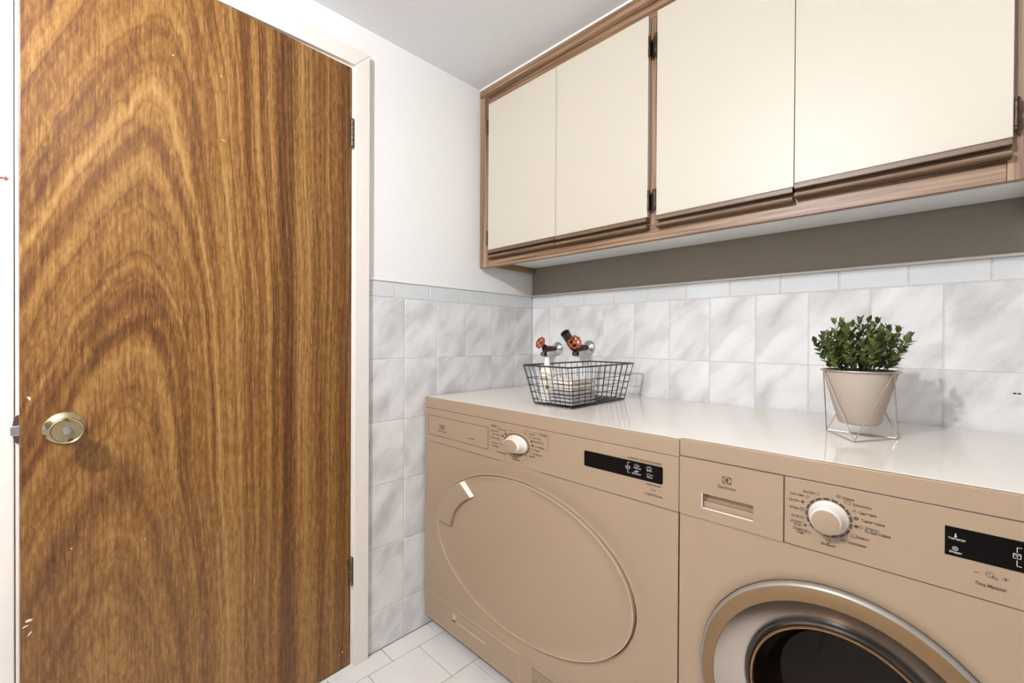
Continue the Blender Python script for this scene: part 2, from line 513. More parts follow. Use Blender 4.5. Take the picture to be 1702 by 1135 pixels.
mb = MB().box((-0.2, YF - T, -0.10), (XR + T, T, -0.004))
floor = struct(build('floor', mb, 'grout_floor'), 'white square floor tiles with dark joints laid in running bond', 'floor')
mb = MB().box((-T, YF - T, ZC), (XR + T, T, ZC + 0.1))
ceiling = struct(build('ceiling', mb, 'paint_ceiling'), 'plain light grey painted ceiling', 'ceiling')
SK = 0.003
mb = MB()
mb.box((-T, YF, 0), (-SK, DOOR_Y0 - 0.012, ZC)).box((-T, DOOR_Y1 + 0.012, 0), (-SK, T, ZC)).box((-T, DOOR_Y0 - 0.012, DOOR_TOP + 0.012), (-SK, DOOR_Y1 + 0.012, ZC))
wall_left = struct(build('wall_left', mb, 'paint_white'), 'white painted wall with the wooden door, tiled low down', 'wall')
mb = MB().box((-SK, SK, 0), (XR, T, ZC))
wall_back = struct(build('wall_back', mb, 'taupe_shade'), 'taupe wall with the cabinet shadow painted into its colour, tiled behind the machines', 'wall')
mb = MB().box((XR, YF, 0), (XR + T, T, ZC))
struct(build('wall_right', mb, 'paint_grey'), 'plain grey painted side wall', 'wall')
mb = MB().box((-T, YF - T, 0), (XR + T, YF, ZC))
struct(build('wall_front', mb, 'paint_grey'), 'plain grey painted wall opposite the cabinet', 'wall')

# grout beds that carry the wall tiles
Z_BT, Z_BB = 1.278, 1.2225
ROWS = [1.2225, 1.007, 0.7895, 0.572, 0.3545, 0.137, 0.0]
mb = MB().box((-SK - 0.001, -0.8275, 0), (-0.0012, 0.0, Z_BT - 0.002))
gl = build('grout_bed', mb, 'grout', wall_left)
mb = MB().box((0, SK + 0.001, 0.60), (XR, 0.0012, Z_BT - 0.002)).box((1.42, SK + 0.001, 0.0), (XR, 0.0012, 0.60))
gb = build('grout_bed', mb, 'grout', wall_back)

G = 0.0027      # joint width
LJ = [-0.8275, -0.6861, -0.5435, -0.4010, -0.2580, -0.1155, 0.0]
cache = {}
def tile(parent, wall, h0, h1, z0, z1, mat, bev=0.0012):
    w = round(abs(h1 - h0) - G, 4); h = round(z1 - z0 - G, 4)
    key = (wall, w, h, mat)
    if key not in cache:
        size = (0.004, w, h) if wall == 'L' else (w, 0.004, h)
        cache[key] = box_mesh('tile_' + wall, size, mat, bev)
    hc, zc = (h0 + h1) / 2, (z0 + z1) / 2
    jit = random.uniform(-0.00025, 0.00025)
    loc = (-0.002 + jit, hc, zc) if wall == 'L' else (hc, 0.002 - jit, zc)
    o = shared('tile' if mat == 'marble' else 'border_tile', cache[key], parent, loc)
    return o
for i in range(len(LJ) - 1):
    for k in range(6):
        tile(wall_left, 'L', LJ[i], LJ[i + 1], ROWS[k + 1], ROWS[k], 'marble')
BL = [-0.8275, -0.7268, -0.5803, -0.4370, -0.2925, -0.1479, 0.0]
for i in range(len(BL) - 1):
    tile(wall_left, 'L', BL[i], BL[i + 1], Z_BB, Z_BT, 'border_tile', 0.0015)
RJ = [0.0, 0.106]
while RJ[-1] < XR - 0.15: RJ.append(RJ[-1] + 0.1417)
RJ.append(XR)
for i in range(len(RJ) - 1):
    for k in range(6 if RJ[i + 1] > 1.45 else 2):      # lower rows only where no machine hides them
        tile(wall_back, 'R', RJ[i], RJ[i + 1], ROWS[k + 1], ROWS[k], 'marble')
BR = [0.0, 0.1496]
while BR[-1] < XR - 0.15: BR.append(BR[-1] + 0.1457)
BR.append(XR)
for i in range(len(BR) - 1):
    tile(wall_back, 'R', BR[i], BR[i + 1], Z_BB, Z_BT, 'border_tile', 0.0015)
# caulk beads on top of the border
mb = MB().tube([(0.0, -0.8275, Z_BT + 0.003), (0.0, 0.0, Z_BT + 0.003)], 0.004, 8)
build('caulk_bead', mb, 'caulk', wall_left, smooth=True)
mb = MB().tube([(0.0, 0.0, Z_BT + 0.003), (XR, 0.0, Z_BT + 0.003)], 0.004, 8)
build('caulk_bead', mb, 'caulk', wall_back, smooth=True)
# screw holes in the tiles
for x in (1.4985, 1.5055):
    build('screw_hole', MB().lathe([(0.0001, 0.0), (0.0028, 0.0006), (0.0030, -0.001)], (x, -0.0006, 0.960), '-y', 12, sx=1.0, sy=0.6), 'hole', wall_back)
build('screw_plug', MB().lathe([(0.0035, -0.001), (0.003, 0.0012), (0.0001, 0.0016)], (0.0, -0.1311, 1.0557), '+x', 12), 'sticker', wall_left)

# floor tiles, running bond
FT = 0.19
ftile = box_mesh('floor_tile_mesh', (FT - 0.0026, FT - 0.0026, 0.008), 'floor_tile', 0.001)
ftile_edge = box_mesh('floor_tile_edge', (0.0785, FT - 0.0026, 0.008), 'floor_tile', 0.001)
for r in range(-1, 12):
    x0 = 0.08 + FT * r
    off = -0.7745 if r % 2 else -0.6732
    n0 = -12
    for c in range(-12, 5):
        yc = off + FT * (c + 0.5)
        if yc > FT * 0.55 or yc < YF - FT * 0.45: continue
        if r == -1: shared('floor_tile', ftile_edge, floor, (0.0394, yc, -0.004))
        else: shared('floor_tile', ftile, floor, (x0 + FT / 2, yc, -0.004))

# door opening: jambs, casing, threshold
mb = MB()
mb.box((-T, DOOR_Y1, 0), (0.0, DOOR_Y1 + 0.012, DOOR_TOP + 0.012))
mb.box((-T, DOOR_Y0 - 0.0052, 0), (0.0125, DOOR_Y0, DOOR_TOP + 0.012))
mb.box((-T, DOOR_Y0, DOOR_TOP), (0.0, DOOR_Y1, DOOR_TOP + 0.012))
mb.box((-0.06, DOOR_Y0, 0), (-0.048, DOOR_Y0 + 0.012, DOOR_TOP)).box((-0.06, DOOR_Y1 - 0.012, 0), (-0.048, DOOR_Y1, DOOR_TOP))
struct(build('trim_1', mb, 'trim_paint'), 'cream painted door jamb lining the opening', 'door jamb')
CT = 0.013
casing = struct(bpy.data.objects.new('trim_2', None), 'cream painted casing around the wooden door', 'door casing')
COL.objects.link(casing); casing.location = (0, DOOR_Y1, 0)
mb = MB().poly_x([(DOOR_Y1 + 0.006, 0.0), (-0.8285, 0.0), (-0.8285, 2.0216), (DOOR_Y1 + 0.006, 1.968)], -SK, CT)
build('casing_side', mb, 'trim_paint', casing, bevel=0.002)
mb = MB().poly_x([(DOOR_Y0 - 0.0068, 0.0), (DOOR_Y0 - 0.0068, 1.968), (DOOR_Y0 - 0.064, 2.0216), (DOOR_Y0 - 0.064, 0.0)], -SK, CT)
build('casing_side', mb, 'trim_paint', casing, bevel=0.002)
mb = MB().poly_x([(DOOR_Y0 - 0.0068, 1.9685), (DOOR_Y0 - 0.064, 2.0221), (-0.8285, 2.0221), (DOOR_Y1 + 0.006, 1.9685)], -SK, CT)
build('casing_head', mb, 'trim_paint', casing, bevel=0.002)
# strike plate lip on the latch side
mb = MB()
sp = [(DOOR_Y0 - 0.001 - 0.0085 * math.cos(a), 0.8865 + 0.030 * math.sin(a)) for a in [-PI / 2 + PI * i / 12 for i in range(13)]]
mb.poly_x(sp, CT - 0.001, CT + 0.002)
build('strike_plate', mb, 'rust', casing)
mb = MB().box((-T, DOOR_Y0, -0.004), (0.008, DOOR_Y1 + 0.012, 0.006))
struct(build('trim_3', mb, 'trim_paint', bevel=0.002), 'cream threshold strip under the wooden door', 'threshold')

# ceramic shoe line between tile and threshold stays part of the floor

# ------------------------------------------------------------------ the wooden door, slightly ajar
AJ = 0.062
HINGE = Vector((0.004, -0.8895, 0.0))
door = bpy.data.objects.new('door_1', None)
COL.objects.link(door); door.location = HINGE
struct(door, 'flush brown wooden door with arched grain, slightly ajar', 'door')
DW, DH0, DH1, DT = 0.716, 0.012, 1.9585, 0.036
def D(x, y, z): return (HINGE.x + x, HINGE.y + y, z)     # local door space: x out of the face, y negative towards the latch
mb = MB().box(D(-DT, -DW, DH0), D(0, 0, DH1))
panel = build('door_panel', mb, 'door_wood', door, bevel=0.0015)
# knob with rose
KY, KZ = -0.652, 0.885
kn = build('door_knob', MB().lathe([(0.0335, 0.0), (0.0335, 0.003), (0.031, 0.006), (0.022, 0.010), (0.014, 0.014), (0.0125, 0.024), (0.018, 0.034), (0.0245, 0.041), (0.0268, 0.048), (0.0262, 0.0525), (0.0248, 0.0540), (0.0232, 0.0530), (0.0222, 0.0505), (0.010, 0.0510), (0.0001, 0.0510)], D(0, KY, KZ), '+x', 40), 'brass', door, smooth=True)
build('lock_button', MB().lathe([(0.0075, 0.050), (0.0078, 0.0545), (0.0065, 0.0565), (0.0001, 0.057)], D(0, KY, KZ), '+x', 20), 'latch_steel', kn, smooth=True)
build('rose_screw', MB().lathe([(0.003, 0.004), (0.0025, 0.008), (0.0001, 0.0085)], D(0, KY - 0.024, KZ - 0.004), '+x', 12), 'chrome', kn, smooth=True)
# latch bolt on the edge
mb = MB().poly_x([(HINGE.y - DW + 0.001, 0.8775), (HINGE.y - DW - 0.0125, 0.8785), (HINGE.y - DW - 0.0125, 0.8965), (HINGE.y - DW + 0.001, 0.8985)], HINGE.x - 0.016, HINGE.x - 0.002)
build('latch_bolt', mb, 'latch_steel', door, bevel=0.0012)
# hinges
for z0, z1 in ((1.7035, 1.7895), (0.274, 0.358)):
    hb = MB()
    n = 5; L = (z1 - z0) / n
    for i in range(n):
        hb.lathe([(0.0001, i * L + 0.0004), (0.0052, i * L + 0.0008), (0.0052, (i + 1) * L - 0.0008), (0.0001, (i + 1) * L - 0.0004)], D(0.004, 0.002, z0), 'z', 12)
    hb.lathe([(0.004, -0.004), (0.006, -0.002), (0.004, 0.001)], D(0.004, 0.002, z0), 'z', 12, cap0=True)
    hb.lathe([(0.004, -0.001), (0.006, 0.002), (0.004, 0.004)], D(0.004, 0.002, z1), 'z', 12, cap1=True)
    hb.box(D(-0.001, -0.010, z0), D(0.0012, -0.001, z1))
    build('hinge', hb, 'hinge_steel', door, smooth=True)
# chips and paint flecks
for (yy, zz, w, h, a) in ((-0.361, 1.599, 0.016, 0.002, -0.2), (-0.466, 1.770, 0.005, 0.005, 0), (-0.3645, 1.765, 0.003, 0.004, 0), (-0.703, 0.953, 0.006, 0.010, 0.4), (-0.703, 0.496, 0.012, 0.007, 0.2), (-0.709, 0.486, 0.010, 0.003, 0.2),
                       (-0.703, 0.468, 0.003, 0.014, -0.6), (-0.025, 0.063, 0.004, 0.006, 0), (-0.036, 0.060, 0.003, 0.003, 0), (-0.642, 0.622, 0.003, 0.003, 0), (-0.52, 0.60, 0.002, 0.003, 0)):
    pts = []
    for i in range(9):
        t = 2 * PI * i / 9
        rr = random.uniform(0.6, 1.1)
        u, v = 0.5 * w * rr * math.cos(t), 0.5 * h * rr * math.sin(t)
        pts.append((HINGE.y + yy + u * math.cos(a) - v * math.sin(a), zz + u * math.sin(a) + v * math.cos(a)))
    build('paint_fleck', MB().poly_x(pts, HINGE.x - 0.001, HINGE.x + 0.0004), 'fleck', panel)
door.rotation_euler.z = AJ     # swings the latch edge out into the room

# little red arrow sticker on the casing
st = thing('arrow_sticker', 'small white sticker with a red arrow on the door casing', 'sticker', (CT, DOOR_Y0 - 0.0300, 1.40))
pts = [(st.location.y + 0.0205 * math.cos(2 * PI * i / 24), 1.402 + 0.013 * math.sin(2 * PI * i / 24)) for i in range(24)]
build('sticker_paper', MB().poly_x(pts, CT, CT + 0.0005), 'sticker', st)
yt = DOOR_Y0 - 0.0125
pts = [(yt, 1.402), (yt - 0.007, 1.4085), (yt - 0.006, 1.4040), (yt - 0.026, 1.4040), (yt - 0.026, 1.4000), (yt - 0.006, 1.4000), (yt - 0.007, 1.3955)]
build('printed_arrow', MB().poly_x(pts, CT + 0.0004, CT + 0.0009), 'red_print', st)

# ------------------------------------------------------------------ wall cabinet
def adj(v, c, y):           # shift a measured coordinate from plane y=-0.3264 to plane y
    k = (1.5299 + y) / (1.5299 - 0.3264)
    return c + (v - c) * k
YTRIM, YFR, YDR = -0.333, -0.322, -0.340
ax = lambda v, y: adj(v, 1.3772, y)
az = lambda v, y: adj(v, 1.08, y)
CX1 = 1.512
cab = thing('wall_cabinet', 'wall cabinet of four cream laminate doors in a brown oak frame', 'cabinet', (0.75, -0.16, 1.374))
RB = az(1.373, YFR)
Z_TR0 = az(2.0778, YTRIM)
# carcass: bottom panel recessed above the frame lip, end panels, back
build('bottom_panel', MB().box((0.012, YFR + 0.018, 1.4105), (CX1, -0.004, 1.424)), 'cabinet_under', cab)
build('end_panel', MB().box((0.004, YFR + 0.018, 1.386), (0.020, -0.004, ZC - 0.002)), 'oak_y', cab)
build('end_panel', MB().box((CX1 - 0.002, YFR + 0.018, RB), (CX1 + 0.016, -0.004, ZC - 0.002)), 'oak_y', cab)
build('top_panel', MB().box((0.012, YFR + 0.018, ZC - 0.016), (CX1, -0.004, ZC - 0.002)), 'cabinet_under', cab)
# face frame
ZRT = az(1.404, YFR) + 0.012
build('bottom_rail', MB().box((0.036, YFR, RB), (CX1 - 0.052, YFR + 0.018, ZRT)), 'oak_x', cab, bevel=0.001)
build('top_rail', MB().box((0.030, YFR, 2.020), (CX1 + 0.016, YFR + 0.018, ZC - 0.002)), 'oak_x', cab, bevel=0.001)
build('stile', MB().box((0.004, YFR, RB), (0.0357, YFR + 0.018, ZC - 0.002)), 'oak_z', cab, bevel=0.001)
build('stile', MB().box((0.735, YFR, ZRT + 0.0003), (0.800, YFR + 0.018, 2.0197)), 'oak_z', cab, bevel=0.001)
build('stile', MB().box((CX1 - 0.0517, YFR, RB), (CX1 + 0.016, YFR + 0.018, 2.0197)), 'oak_z', cab, bevel=0.001)
# mouldings against ceiling and wall
zt = ZC - 0.003
prof = [(YFR + 0.002, Z_TR0), (YFR - 0.006, Z_TR0), (YTRIM, Z_TR0 + 0.006), (YTRIM - 0.003, Z_TR0 + 0.016), (YTRIM, zt - 0.006), (YFR - 0.006, zt), (YFR + 0.002, zt)]
build('top_moulding', MB().prism_x(prof, 0.003, CX1 + 0.016), 'oak_x', cab, bevel=0.0015)
xm = ax(0.0387, YTRIM)
mb = MB()
pp = [(0.0025, YFR + 0.002), (0.0025, YTRIM + 0.003), (0.008, YTRIM - 0.002), (0.016, YTRIM - 0.003), (0.024, YTRIM - 0.001), (xm - 0.002, YFR - 0.006), (xm, YFR + 0.002)]
n = len(pp)
z0, z1 = RB - 0.001, Z_TR0
mb.add([(x, y, z0) for x, y in pp] + [(x, y, z1) for x, y in pp], [(i, (i + 1) % n, n + (i + 1) % n, n + i) for i in range(n)] + [tuple(range(n - 1, -1, -1)), tuple(range(n, 2 * n))])
build('side_moulding', mb, 'oak_z', cab, bevel=0.0012)
build('caulk_line', MB().tube([(0.0, YTRIM + 0.004, ZC - 0.002), (CX1 + 0.016, YTRIM + 0.004, ZC - 0.002)], 0.0045, 8), 'caulk', cab, smooth=True)

def cabinet_hinge(parent, xedge, side, z):
    """bronze hinge beside a door edge; side=+1: frame lies towards +x"""
    h = MB()
    s = side
    # plate with pointed ends on the frame
    w0, w1 = xedge + s * 0.004, xedge + s * 0.0135
    c = (w0 + w1) / 2
    pts = [(w0, z - 0.024), (c, z - 0.037), (w1, z - 0.024), (w1, z - 0.008), (c + (w1 - c) * 0.55, z), (w1, z + 0.008), (w1, z + 0.024), (c, z + 0.037), (w0, z + 0.024)]
    if s < 0: pts = pts[::-1]
    h.poly_y(pts, YFR - 0.0022, YFR)
    # barrel with ball tips
    xb = xedge + s * 0.0035
    prof = [(0.0001, -0.031), (0.0035, -0.029), (0.0042, -0.026), (0.0028, -0.023), (0.0038, -0.022), (0.0038, -0.008), (0.0033, -0.0075), (0.0033, 0.0075), (0.0038, 0.008), (0.0038, 0.022), (0.0028, 0.023), (0.0042, 0.026), (0.0035, 0.029), (0.0001, 0.031)]
    h.lathe(prof, (xb, YDR - 0.001, z), 'z', 12)
    h.box((xedge + s * 0.0005, YDR - 0.001, z - 0.022), (xedge + s * 0.003, YFR, z + 0.022))
    return build('hinge', h, 'bronze', parent, smooth=0.7)

doors = [(0.0463, 0.4010, 1.4445, -1), (0.4026, 0.7516, 1.4440, 1), (0.7790, 1.1246, 1.4440, -1), (1.1260, 1.4672, 1.4520, 1)]
ztop = az(2.041, YDR)
for i, (x0, x1, zb, hs) in enumerate(doors):
    yd = YDR - (0.0 if i != 3 else 0.003)
    X0, X1, ZB = ax(x0, yd), ax(x1, yd), az(zb, yd)
    d = build('cabinet_door', MB().box((X0, yd, ZB), (X1, YFR - 0.0012, ztop)), 'laminate', cab, bevel=0.0008, seg=1, loc=(X0, yd, ZB))
    # wooden finger pull along the bottom edge
    z = ZB - 0.0002
    pr = [(YFR - 0.0015, z), (yd - 0.002, z), (yd - 0.006, z - 0.0025), (yd - 0.006, z - 0.0130), (yd - 0.004, z - 0.0148), (yd + 0.012, z - 0.0135), (yd + 0.012, z - 0.0225),
          (yd - 0.003, z - 0.0225), (yd - 0.006, z - 0.0245), (yd - 0.007, z - 0.0285), (yd - 0.005, z - 0.0325), (yd + 0.001, z - 0.0345), (YFR - 0.0015, z - 0.0345)]
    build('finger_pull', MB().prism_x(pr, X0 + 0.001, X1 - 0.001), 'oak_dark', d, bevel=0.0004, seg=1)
    xe = X1 if hs > 0 else X0
    for hz in (1.938, 1.488):
        cabinet_hinge(d, xe, hs, hz)

# ------------------------------------------------------------------ appliances
YA = -0.605
def rounded_rect(x0, x1, z0, z1, r, n=5):
    pts = []
    for cx, cz, a0 in ((x1 - r, z1 - r, 0), (x0 + r, z1 - r, PI / 2), (x0 + r, z0 + r, PI), (x1 - r, z0 + r, 3 * PI / 2)):
        for i in range(n + 1):
            a = a0 + PI / 2 * i / n
            pts.append((cx + r * math.cos(a), cz + r * math.sin(a)))
    return pts

def frame_lines(parent, x0, x1, z0, z1, y, t=0.0012, mat='seam'):
    mb = MB()
    for a, b in (((x0, z0), (x1, z0)), ((x1, z0), (x1, z1)), ((x1, z1), (x0, z1)), ((x0, z1), (x0, z0))):
        mb.box((min(a[0], b[0]) - t / 2, y - 0.0004, min(a[1], b[1]) - t / 2), (max(a[0], b[0]) + t / 2, y + 0.001, max(a[1], b[1]) + t / 2))
    return mb

def front_with_dish(cx, cz, a, b, x0, x1, z0, z1, y, prof, n=96, cap=True):
    """flat front panel with an elliptical dish; prof: (relative radius, depth behind the face)"""
    mb = MB()
    angs = [2 * PI * j / n for j in range(n)]
    for X, Z in ((x0, z0), (x1, z0), (x1, z1), (x0, z1)):
        t = math.atan2((Z - cz), (X - cx)) % (2 * PI)
        k = min(range(n), key=lambda q: abs(((angs[q] - t + PI) % (2 * PI)) - PI))
        angs[k] = t
    vs = []; rings = 0
    for r, dpt in prof:
        for t in angs:
            # parametric angle that matches the polar direction t
            ca, sa = math.cos(t), math.sin(t)
            rr = 1.0 / math.sqrt((ca / a) ** 2 + (sa / b) ** 2)
            vs.append((cx + ca * rr * r, y + dpt, cz + sa * rr * r))
        rings += 1
    for t in angs:
        ca, sa = math.cos(t), math.sin(t)
        ks = []
        if ca > 1e-9: ks.append((x1 - cx) / ca)
        if ca < -1e-9: ks.append((x0 - cx) / ca)
        if sa > 1e-9: ks.append((z1 - cz) / sa)
        if sa < -1e-9: ks.append((z0 - cz) / sa)
        k = min(ks)
        vs.append((cx + ca * k, y, cz + sa * k))
    rings += 1
    fs = []
    for i in range(rings - 1):
        for j in range(n):
            fs.append((i * n + j, i * n + (j + 1) % n, (i + 1) * n + (j + 1) % n, (i + 1) * n + j))
    if cap: fs.append(tuple(range(n)))
    return mb.add(vs, fs)

def logo(parent, cx, cz, w, h, y):
    """square emblem with a round light motif, and the maker's word under it"""
    mb = MB()
    n = 40
    # dark square with circular cut-out (four corner pieces)
    rx, rz = w * 0.44, h * 0.44
    outer = []; inner = []
    for j in range(n):
        t = 2 * PI * (j + 0.5) / n
        ca, sa = math.cos(t), math.sin(t)
        k = min(0.5 / max(abs(ca), 1e-6), 0.5 / max(abs(sa), 1e-6))
        outer.append((cx + ca * k * w, y, cz + sa * k * h)); inner.append((cx + ca * rx, y, cz + sa * rz))
    mb.add(outer + inner, [(j, (j + 1) % n, n + (j + 1) % n, n + j) for j in range(n)])
    # pointed shape in the middle
    def q(px, pz): return (cx + px * w, y, cz + pz * h)
    mb.add([q(-0.30, 0.0), q(-0.02, 0.30), q(0.10, 0.36), q(0.10, 0.06), q(0.10, -0.06), q(0.10, -0.36), q(-0.02, -0.30)], [(0, 1, 2, 3), (0, 3, 4), (0, 4, 5, 6)])
    mb.add([q(0.10, 0.36), q(0.17, 0.40), q(0.17, -0.40), q(0.10, -0.36)], [(0, 1, 2, 3)])
    return build('emblem', mb, 'print', parent)

def dial_marks(parent, cx, cz, rx, rz, y, n, wid, single=False):
    mb = MB()
    for i in range(n):
        if single: mb = MB()
        a0 = 2 * PI * (i + 0.10) / n; a1 = 2 * PI * (i + 0.90) / n
        K = 5
        vs = []
        for k in range(K + 1):
            a = a0 + (a1 - a0) * k / K
            vs.append((cx + rx * math.cos(a), y, cz + rz * math.sin(a)))
            vs.append((cx + (rx - wid * rx / rz) * math.cos(a), y, cz + (rz - wid) * math.sin(a)))
        mb.add(vs, [(2 * k, 2 * k + 2, 2 * k + 3, 2 * k + 1) for k in range(K)])
        if single: build('dial_mark', mb, 'print', parent)
    if not single: build('dial_marks', mb, 'print', parent)['kind'] = 'stuff'

def icon_ring(mb, cx, cz, rx, rz, y, t=0.0006, n=20):
    vs = []
    for j in range(n):
        a = 2 * PI * j / n
        vs.append((cx + rx * math.cos(a), y, cz + rz * math.sin(a)))
        vs.append((cx + (rx - t) * math.cos(a), y, cz + (rz - t) * math.sin(a)))
    mb.add(vs, [(2 * j, 2 * ((j + 1) % n), 2 * ((j + 1) % n) + 1, 2 * j + 1) for j in range(n)])
    return mb
def icon_bar(mb, x0, z0, x1, z1, y, t=0.0007):
    d = Vector((x1 - x0, z1 - z0)); d.normalize(); nx, nz = -d.y * t / 2, d.x * t / 2
    mb.add([(x0 + nx, y, z0 + nz), (x1 + nx, y, z1 + nz), (x1 - nx, y, z1 - nz), (x0 - nx, y, z0 - nz)], [(0, 1, 2, 3)])
    return mb
def icon_poly(mb, pts, y, t=0.0006):
    for i in range(len(pts)):
        a, b = pts[i], pts[(i + 1) % len(pts)]
        icon_bar(mb, a[0], a[1], b[0], b[1], y, t)
    return mb

def knob(parent, cx, cz, s, sx, y, mat_side='appliance_light'):
    """dial: flared light skirt and a flat beige face"""
    prof = [(0.0285, 0.0), (0.0285, 0.002), (0.0270, 0.004), (0.0245, 0.012), (0.0225, 0.022), (0.0215, 0.0265), (0.0200, 0.0285)]
    k = build('dial_knob', MB().lathe([(r * s, h) for r, h in prof], (cx, y, cz), '-y', 48, sx=sx), mat_side, parent, smooth=True)
    build('knob_face', MB().lathe([(0.0200 * s, 0.0285), (0.0185 * s, 0.0292), (0.0001, 0.0292)], (cx, y, cz), '-y', 48, sx=sx), 'appliance', k, smooth=True)
    return k

# ---- dryer (left machine)
DX0, DX1 = 0.013, 0.9755
DTOP, DLIDB, DPB = 0.8575, 0.8185, 0.6990
dry = thing('tumble_dryer', 'beige tumble dryer with a solid round door, beside the tiled side wall', 'tumble dryer', (DX0, YA, 0.0))
DZ0 = 0.046
# body behind the front
build('body', MB().box((DX0, YA + 0.0125, DZ0), (DX1, -0.012, DLIDB - 0.002)), 'appliance', dry, bevel=0.004)
dcx, dcz, da, db = 0.4855, 0.4225, 0.386, 0.2285
prof = [(1.000, 0.0120), (1.0075, 0.0120), (1.009, 0.0040), (1.016, 0.0052), (1.03, 0.0056), (1.07, 0.0045), (1.12, 0.0020), (1.17, 0.0006), (1.22, 0.0)]
fp = build('front_panel', front_with_dish(dcx, dcz, da, db, DX0 + 0.001, DX1 - 0.001, 0.1455, DPB - 0.001, YA, [(0.9, 0.0120)] + prof), 'appliance', dry, smooth=1.2)
# lid: top plate with its brighter light in the colour, and beige front strip
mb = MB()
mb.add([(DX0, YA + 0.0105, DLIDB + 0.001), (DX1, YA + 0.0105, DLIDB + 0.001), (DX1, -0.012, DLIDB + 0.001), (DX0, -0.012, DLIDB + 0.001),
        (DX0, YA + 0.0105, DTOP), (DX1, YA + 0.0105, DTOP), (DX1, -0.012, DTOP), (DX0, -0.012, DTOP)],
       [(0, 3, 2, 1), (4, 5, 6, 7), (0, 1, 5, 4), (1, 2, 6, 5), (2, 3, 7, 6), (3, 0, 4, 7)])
build('worktop_lit', mb, 'worktop_lit', dry, bevel=0.0012)
build('worktop_edge', MB().box((DX0, YA - 0.001, DLIDB + 0.001), (DX1, YA + 0.010, DTOP - 0.0002)), 'appliance', dry, bevel=0.0014)
# control panel
cp = build('control_panel', MB().box((DX0 + 0.0005, YA - 0.0005, DPB), (DX1 - 0.0005, YA + 0.006, DLIDB)), 'appliance', dry, bevel=0.0008, seg=1)
yp = YA - 0.0005
lp = build('water_tank_front', MB().box((0.0365, yp - 0.0008, 0.7245), (0.3600, yp + 0.002, 0.7925)), 'appliance', cp, bevel=0.0006, seg=1)
build('panel_gap', frame_lines(cp, 0.0358, 0.3607, 0.7238, 0.7932, yp, 0.0013), 'seam', cp)
ypl = yp - 0.0011
logo(lp, 0.1190, 0.7590, 0.0295, 0.0165, ypl)
text_part('lettering', 'Electrolux', 0.0098, (0.1190, 0.7437), 'print', lp, ypl, sx=1.25, align='CENTER')
text_part('lettering', 'CUSTOM', 0.0066, (0.276, 0.7440), 'print', lp, ypl, sx=1.25, align='CENTER')
ypr = yp - 0.0006
kx, kz = 0.485, 0.7615
dial_marks(cp, kx, kz, 0.0535, 0.0318, ypr, 30, 0.0030)
knob(cp, kx, kz, 0.93, 1.62, yp)
for body, x, z, al in (('Хлопок', 0.3735, 0.8010, 'LEFT'), ('Экстра сухое', 0.4040, 0.7955, 'LEFT'), ('Синтетика', 0.3735, 0.7870, 'LEFT'), ('Для утюга', 0.3800, 0.7765, 'LEFT'), ('Быстрая сушка', 0.3700, 0.7655, 'LEFT'),
                       ('Шерсть', 0.3800, 0.7500, 'LEFT'), ('Освежить', 0.3790, 0.7400, 'LEFT'), ('Одеяло Джинсы', 0.4000, 0.7250, 'LEFT'),
                       ('Хлопок', 0.5340, 0.8005, 'LEFT'), ('Сухое Eco', 0.5480, 0.7910, 'LEFT'), ('В шкаф', 0.5780, 0.8040, 'LEFT'), ('Под утюг Eco', 0.5510, 0.7815, 'LEFT'), ('Смешанное', 0.5560, 0.7680, 'LEFT'), ('Спорт', 0.5560, 0.7570, 'LEFT'), ('Деликатные', 0.5500, 0.7460, 'LEFT'), ('Время', 0.5380, 0.7370, 'LEFT'), ('Вкл/Выкл', 0.4850, 0.7160, 'CENTER')):
    text_part('lettering', body, 0.0060, (x, z), 'print', cp, ypr, sx=1.0 if len(body) > 9 else 1.15, align=al)
mb = MB()
for x, z in ((0.440, 0.7855), (0.427, 0.7770), (0.546, 0.7805), (0.549, 0.7690)):
    mb.lathe([(0.0030, 0.0), (0.0001, 0.0001)], (x, ypr, z), '-y', 14, sx=1.6)
for x, z in ((0.463, 0.7985), (0.522, 0.8000), (0.538, 0.7900), (0.419, 0.7510), (0.546, 0.7580), (0.540, 0.7465), (0.485, 0.7225), (0.524, 0.7350)):
    icon_ring(mb, x, z, 0.0052, 0.0033, ypr, 0.0008)
icon_bar(mb, 0.512, 0.8072, 0.607, 0.8072, ypr, 0.0006); icon_bar(mb, 0.607, 0.8072, 0.607, 0.7630, ypr, 0.0009); icon_bar(mb, 0.607, 0.7630, 0.590, 0.7630, ypr, 0.0006)
icon_bar(mb, 0.373, 0.8055, 0.420, 0.8055, ypr, 0.0006)
build('dial_icons', mb, 'print', cp)['kind'] = 'stuff'
dsp = build('display', MB().poly_y(rounded_rect(0.7275, 0.9385, 0.7500, 0.7890, 0.004), yp - 0.0006, yp + 0.001), 'black_gloss', cp)
yds = yp - 0.0009
mb = MB()
X0 = 0.852
icon_bar(mb, X0, 0.7840, X0, 0.7770, yds, 0.0010); icon_bar(mb, X0, 0.7840, X0 + 0.006, 0.7840, yds, 0.0008)
icon_bar(mb, X0, 0.7670, X0, 0.7600, yds, 0.0010); icon_bar(mb, X0, 0.7600, X0 + 0.006, 0.7600, yds, 0.0008)
icon_poly(mb, [(X0 - 0.005, 0.7748), (X0 + 0.005, 0.7748), (X0 + 0.005, 0.7690), (X0 - 0.005, 0.7690)], yds, 0.0009); icon_bar(mb, X0 - 0.005, 0.772, X0 + 0.005, 0.772, yds)
icon_ring(mb, 0.8745, 0.7795, 0.0056, 0.0036, yds, 0.0007); icon_bar(mb, 0.8745, 0.7795, 0.8830, 0.7795, yds, 0.0008)
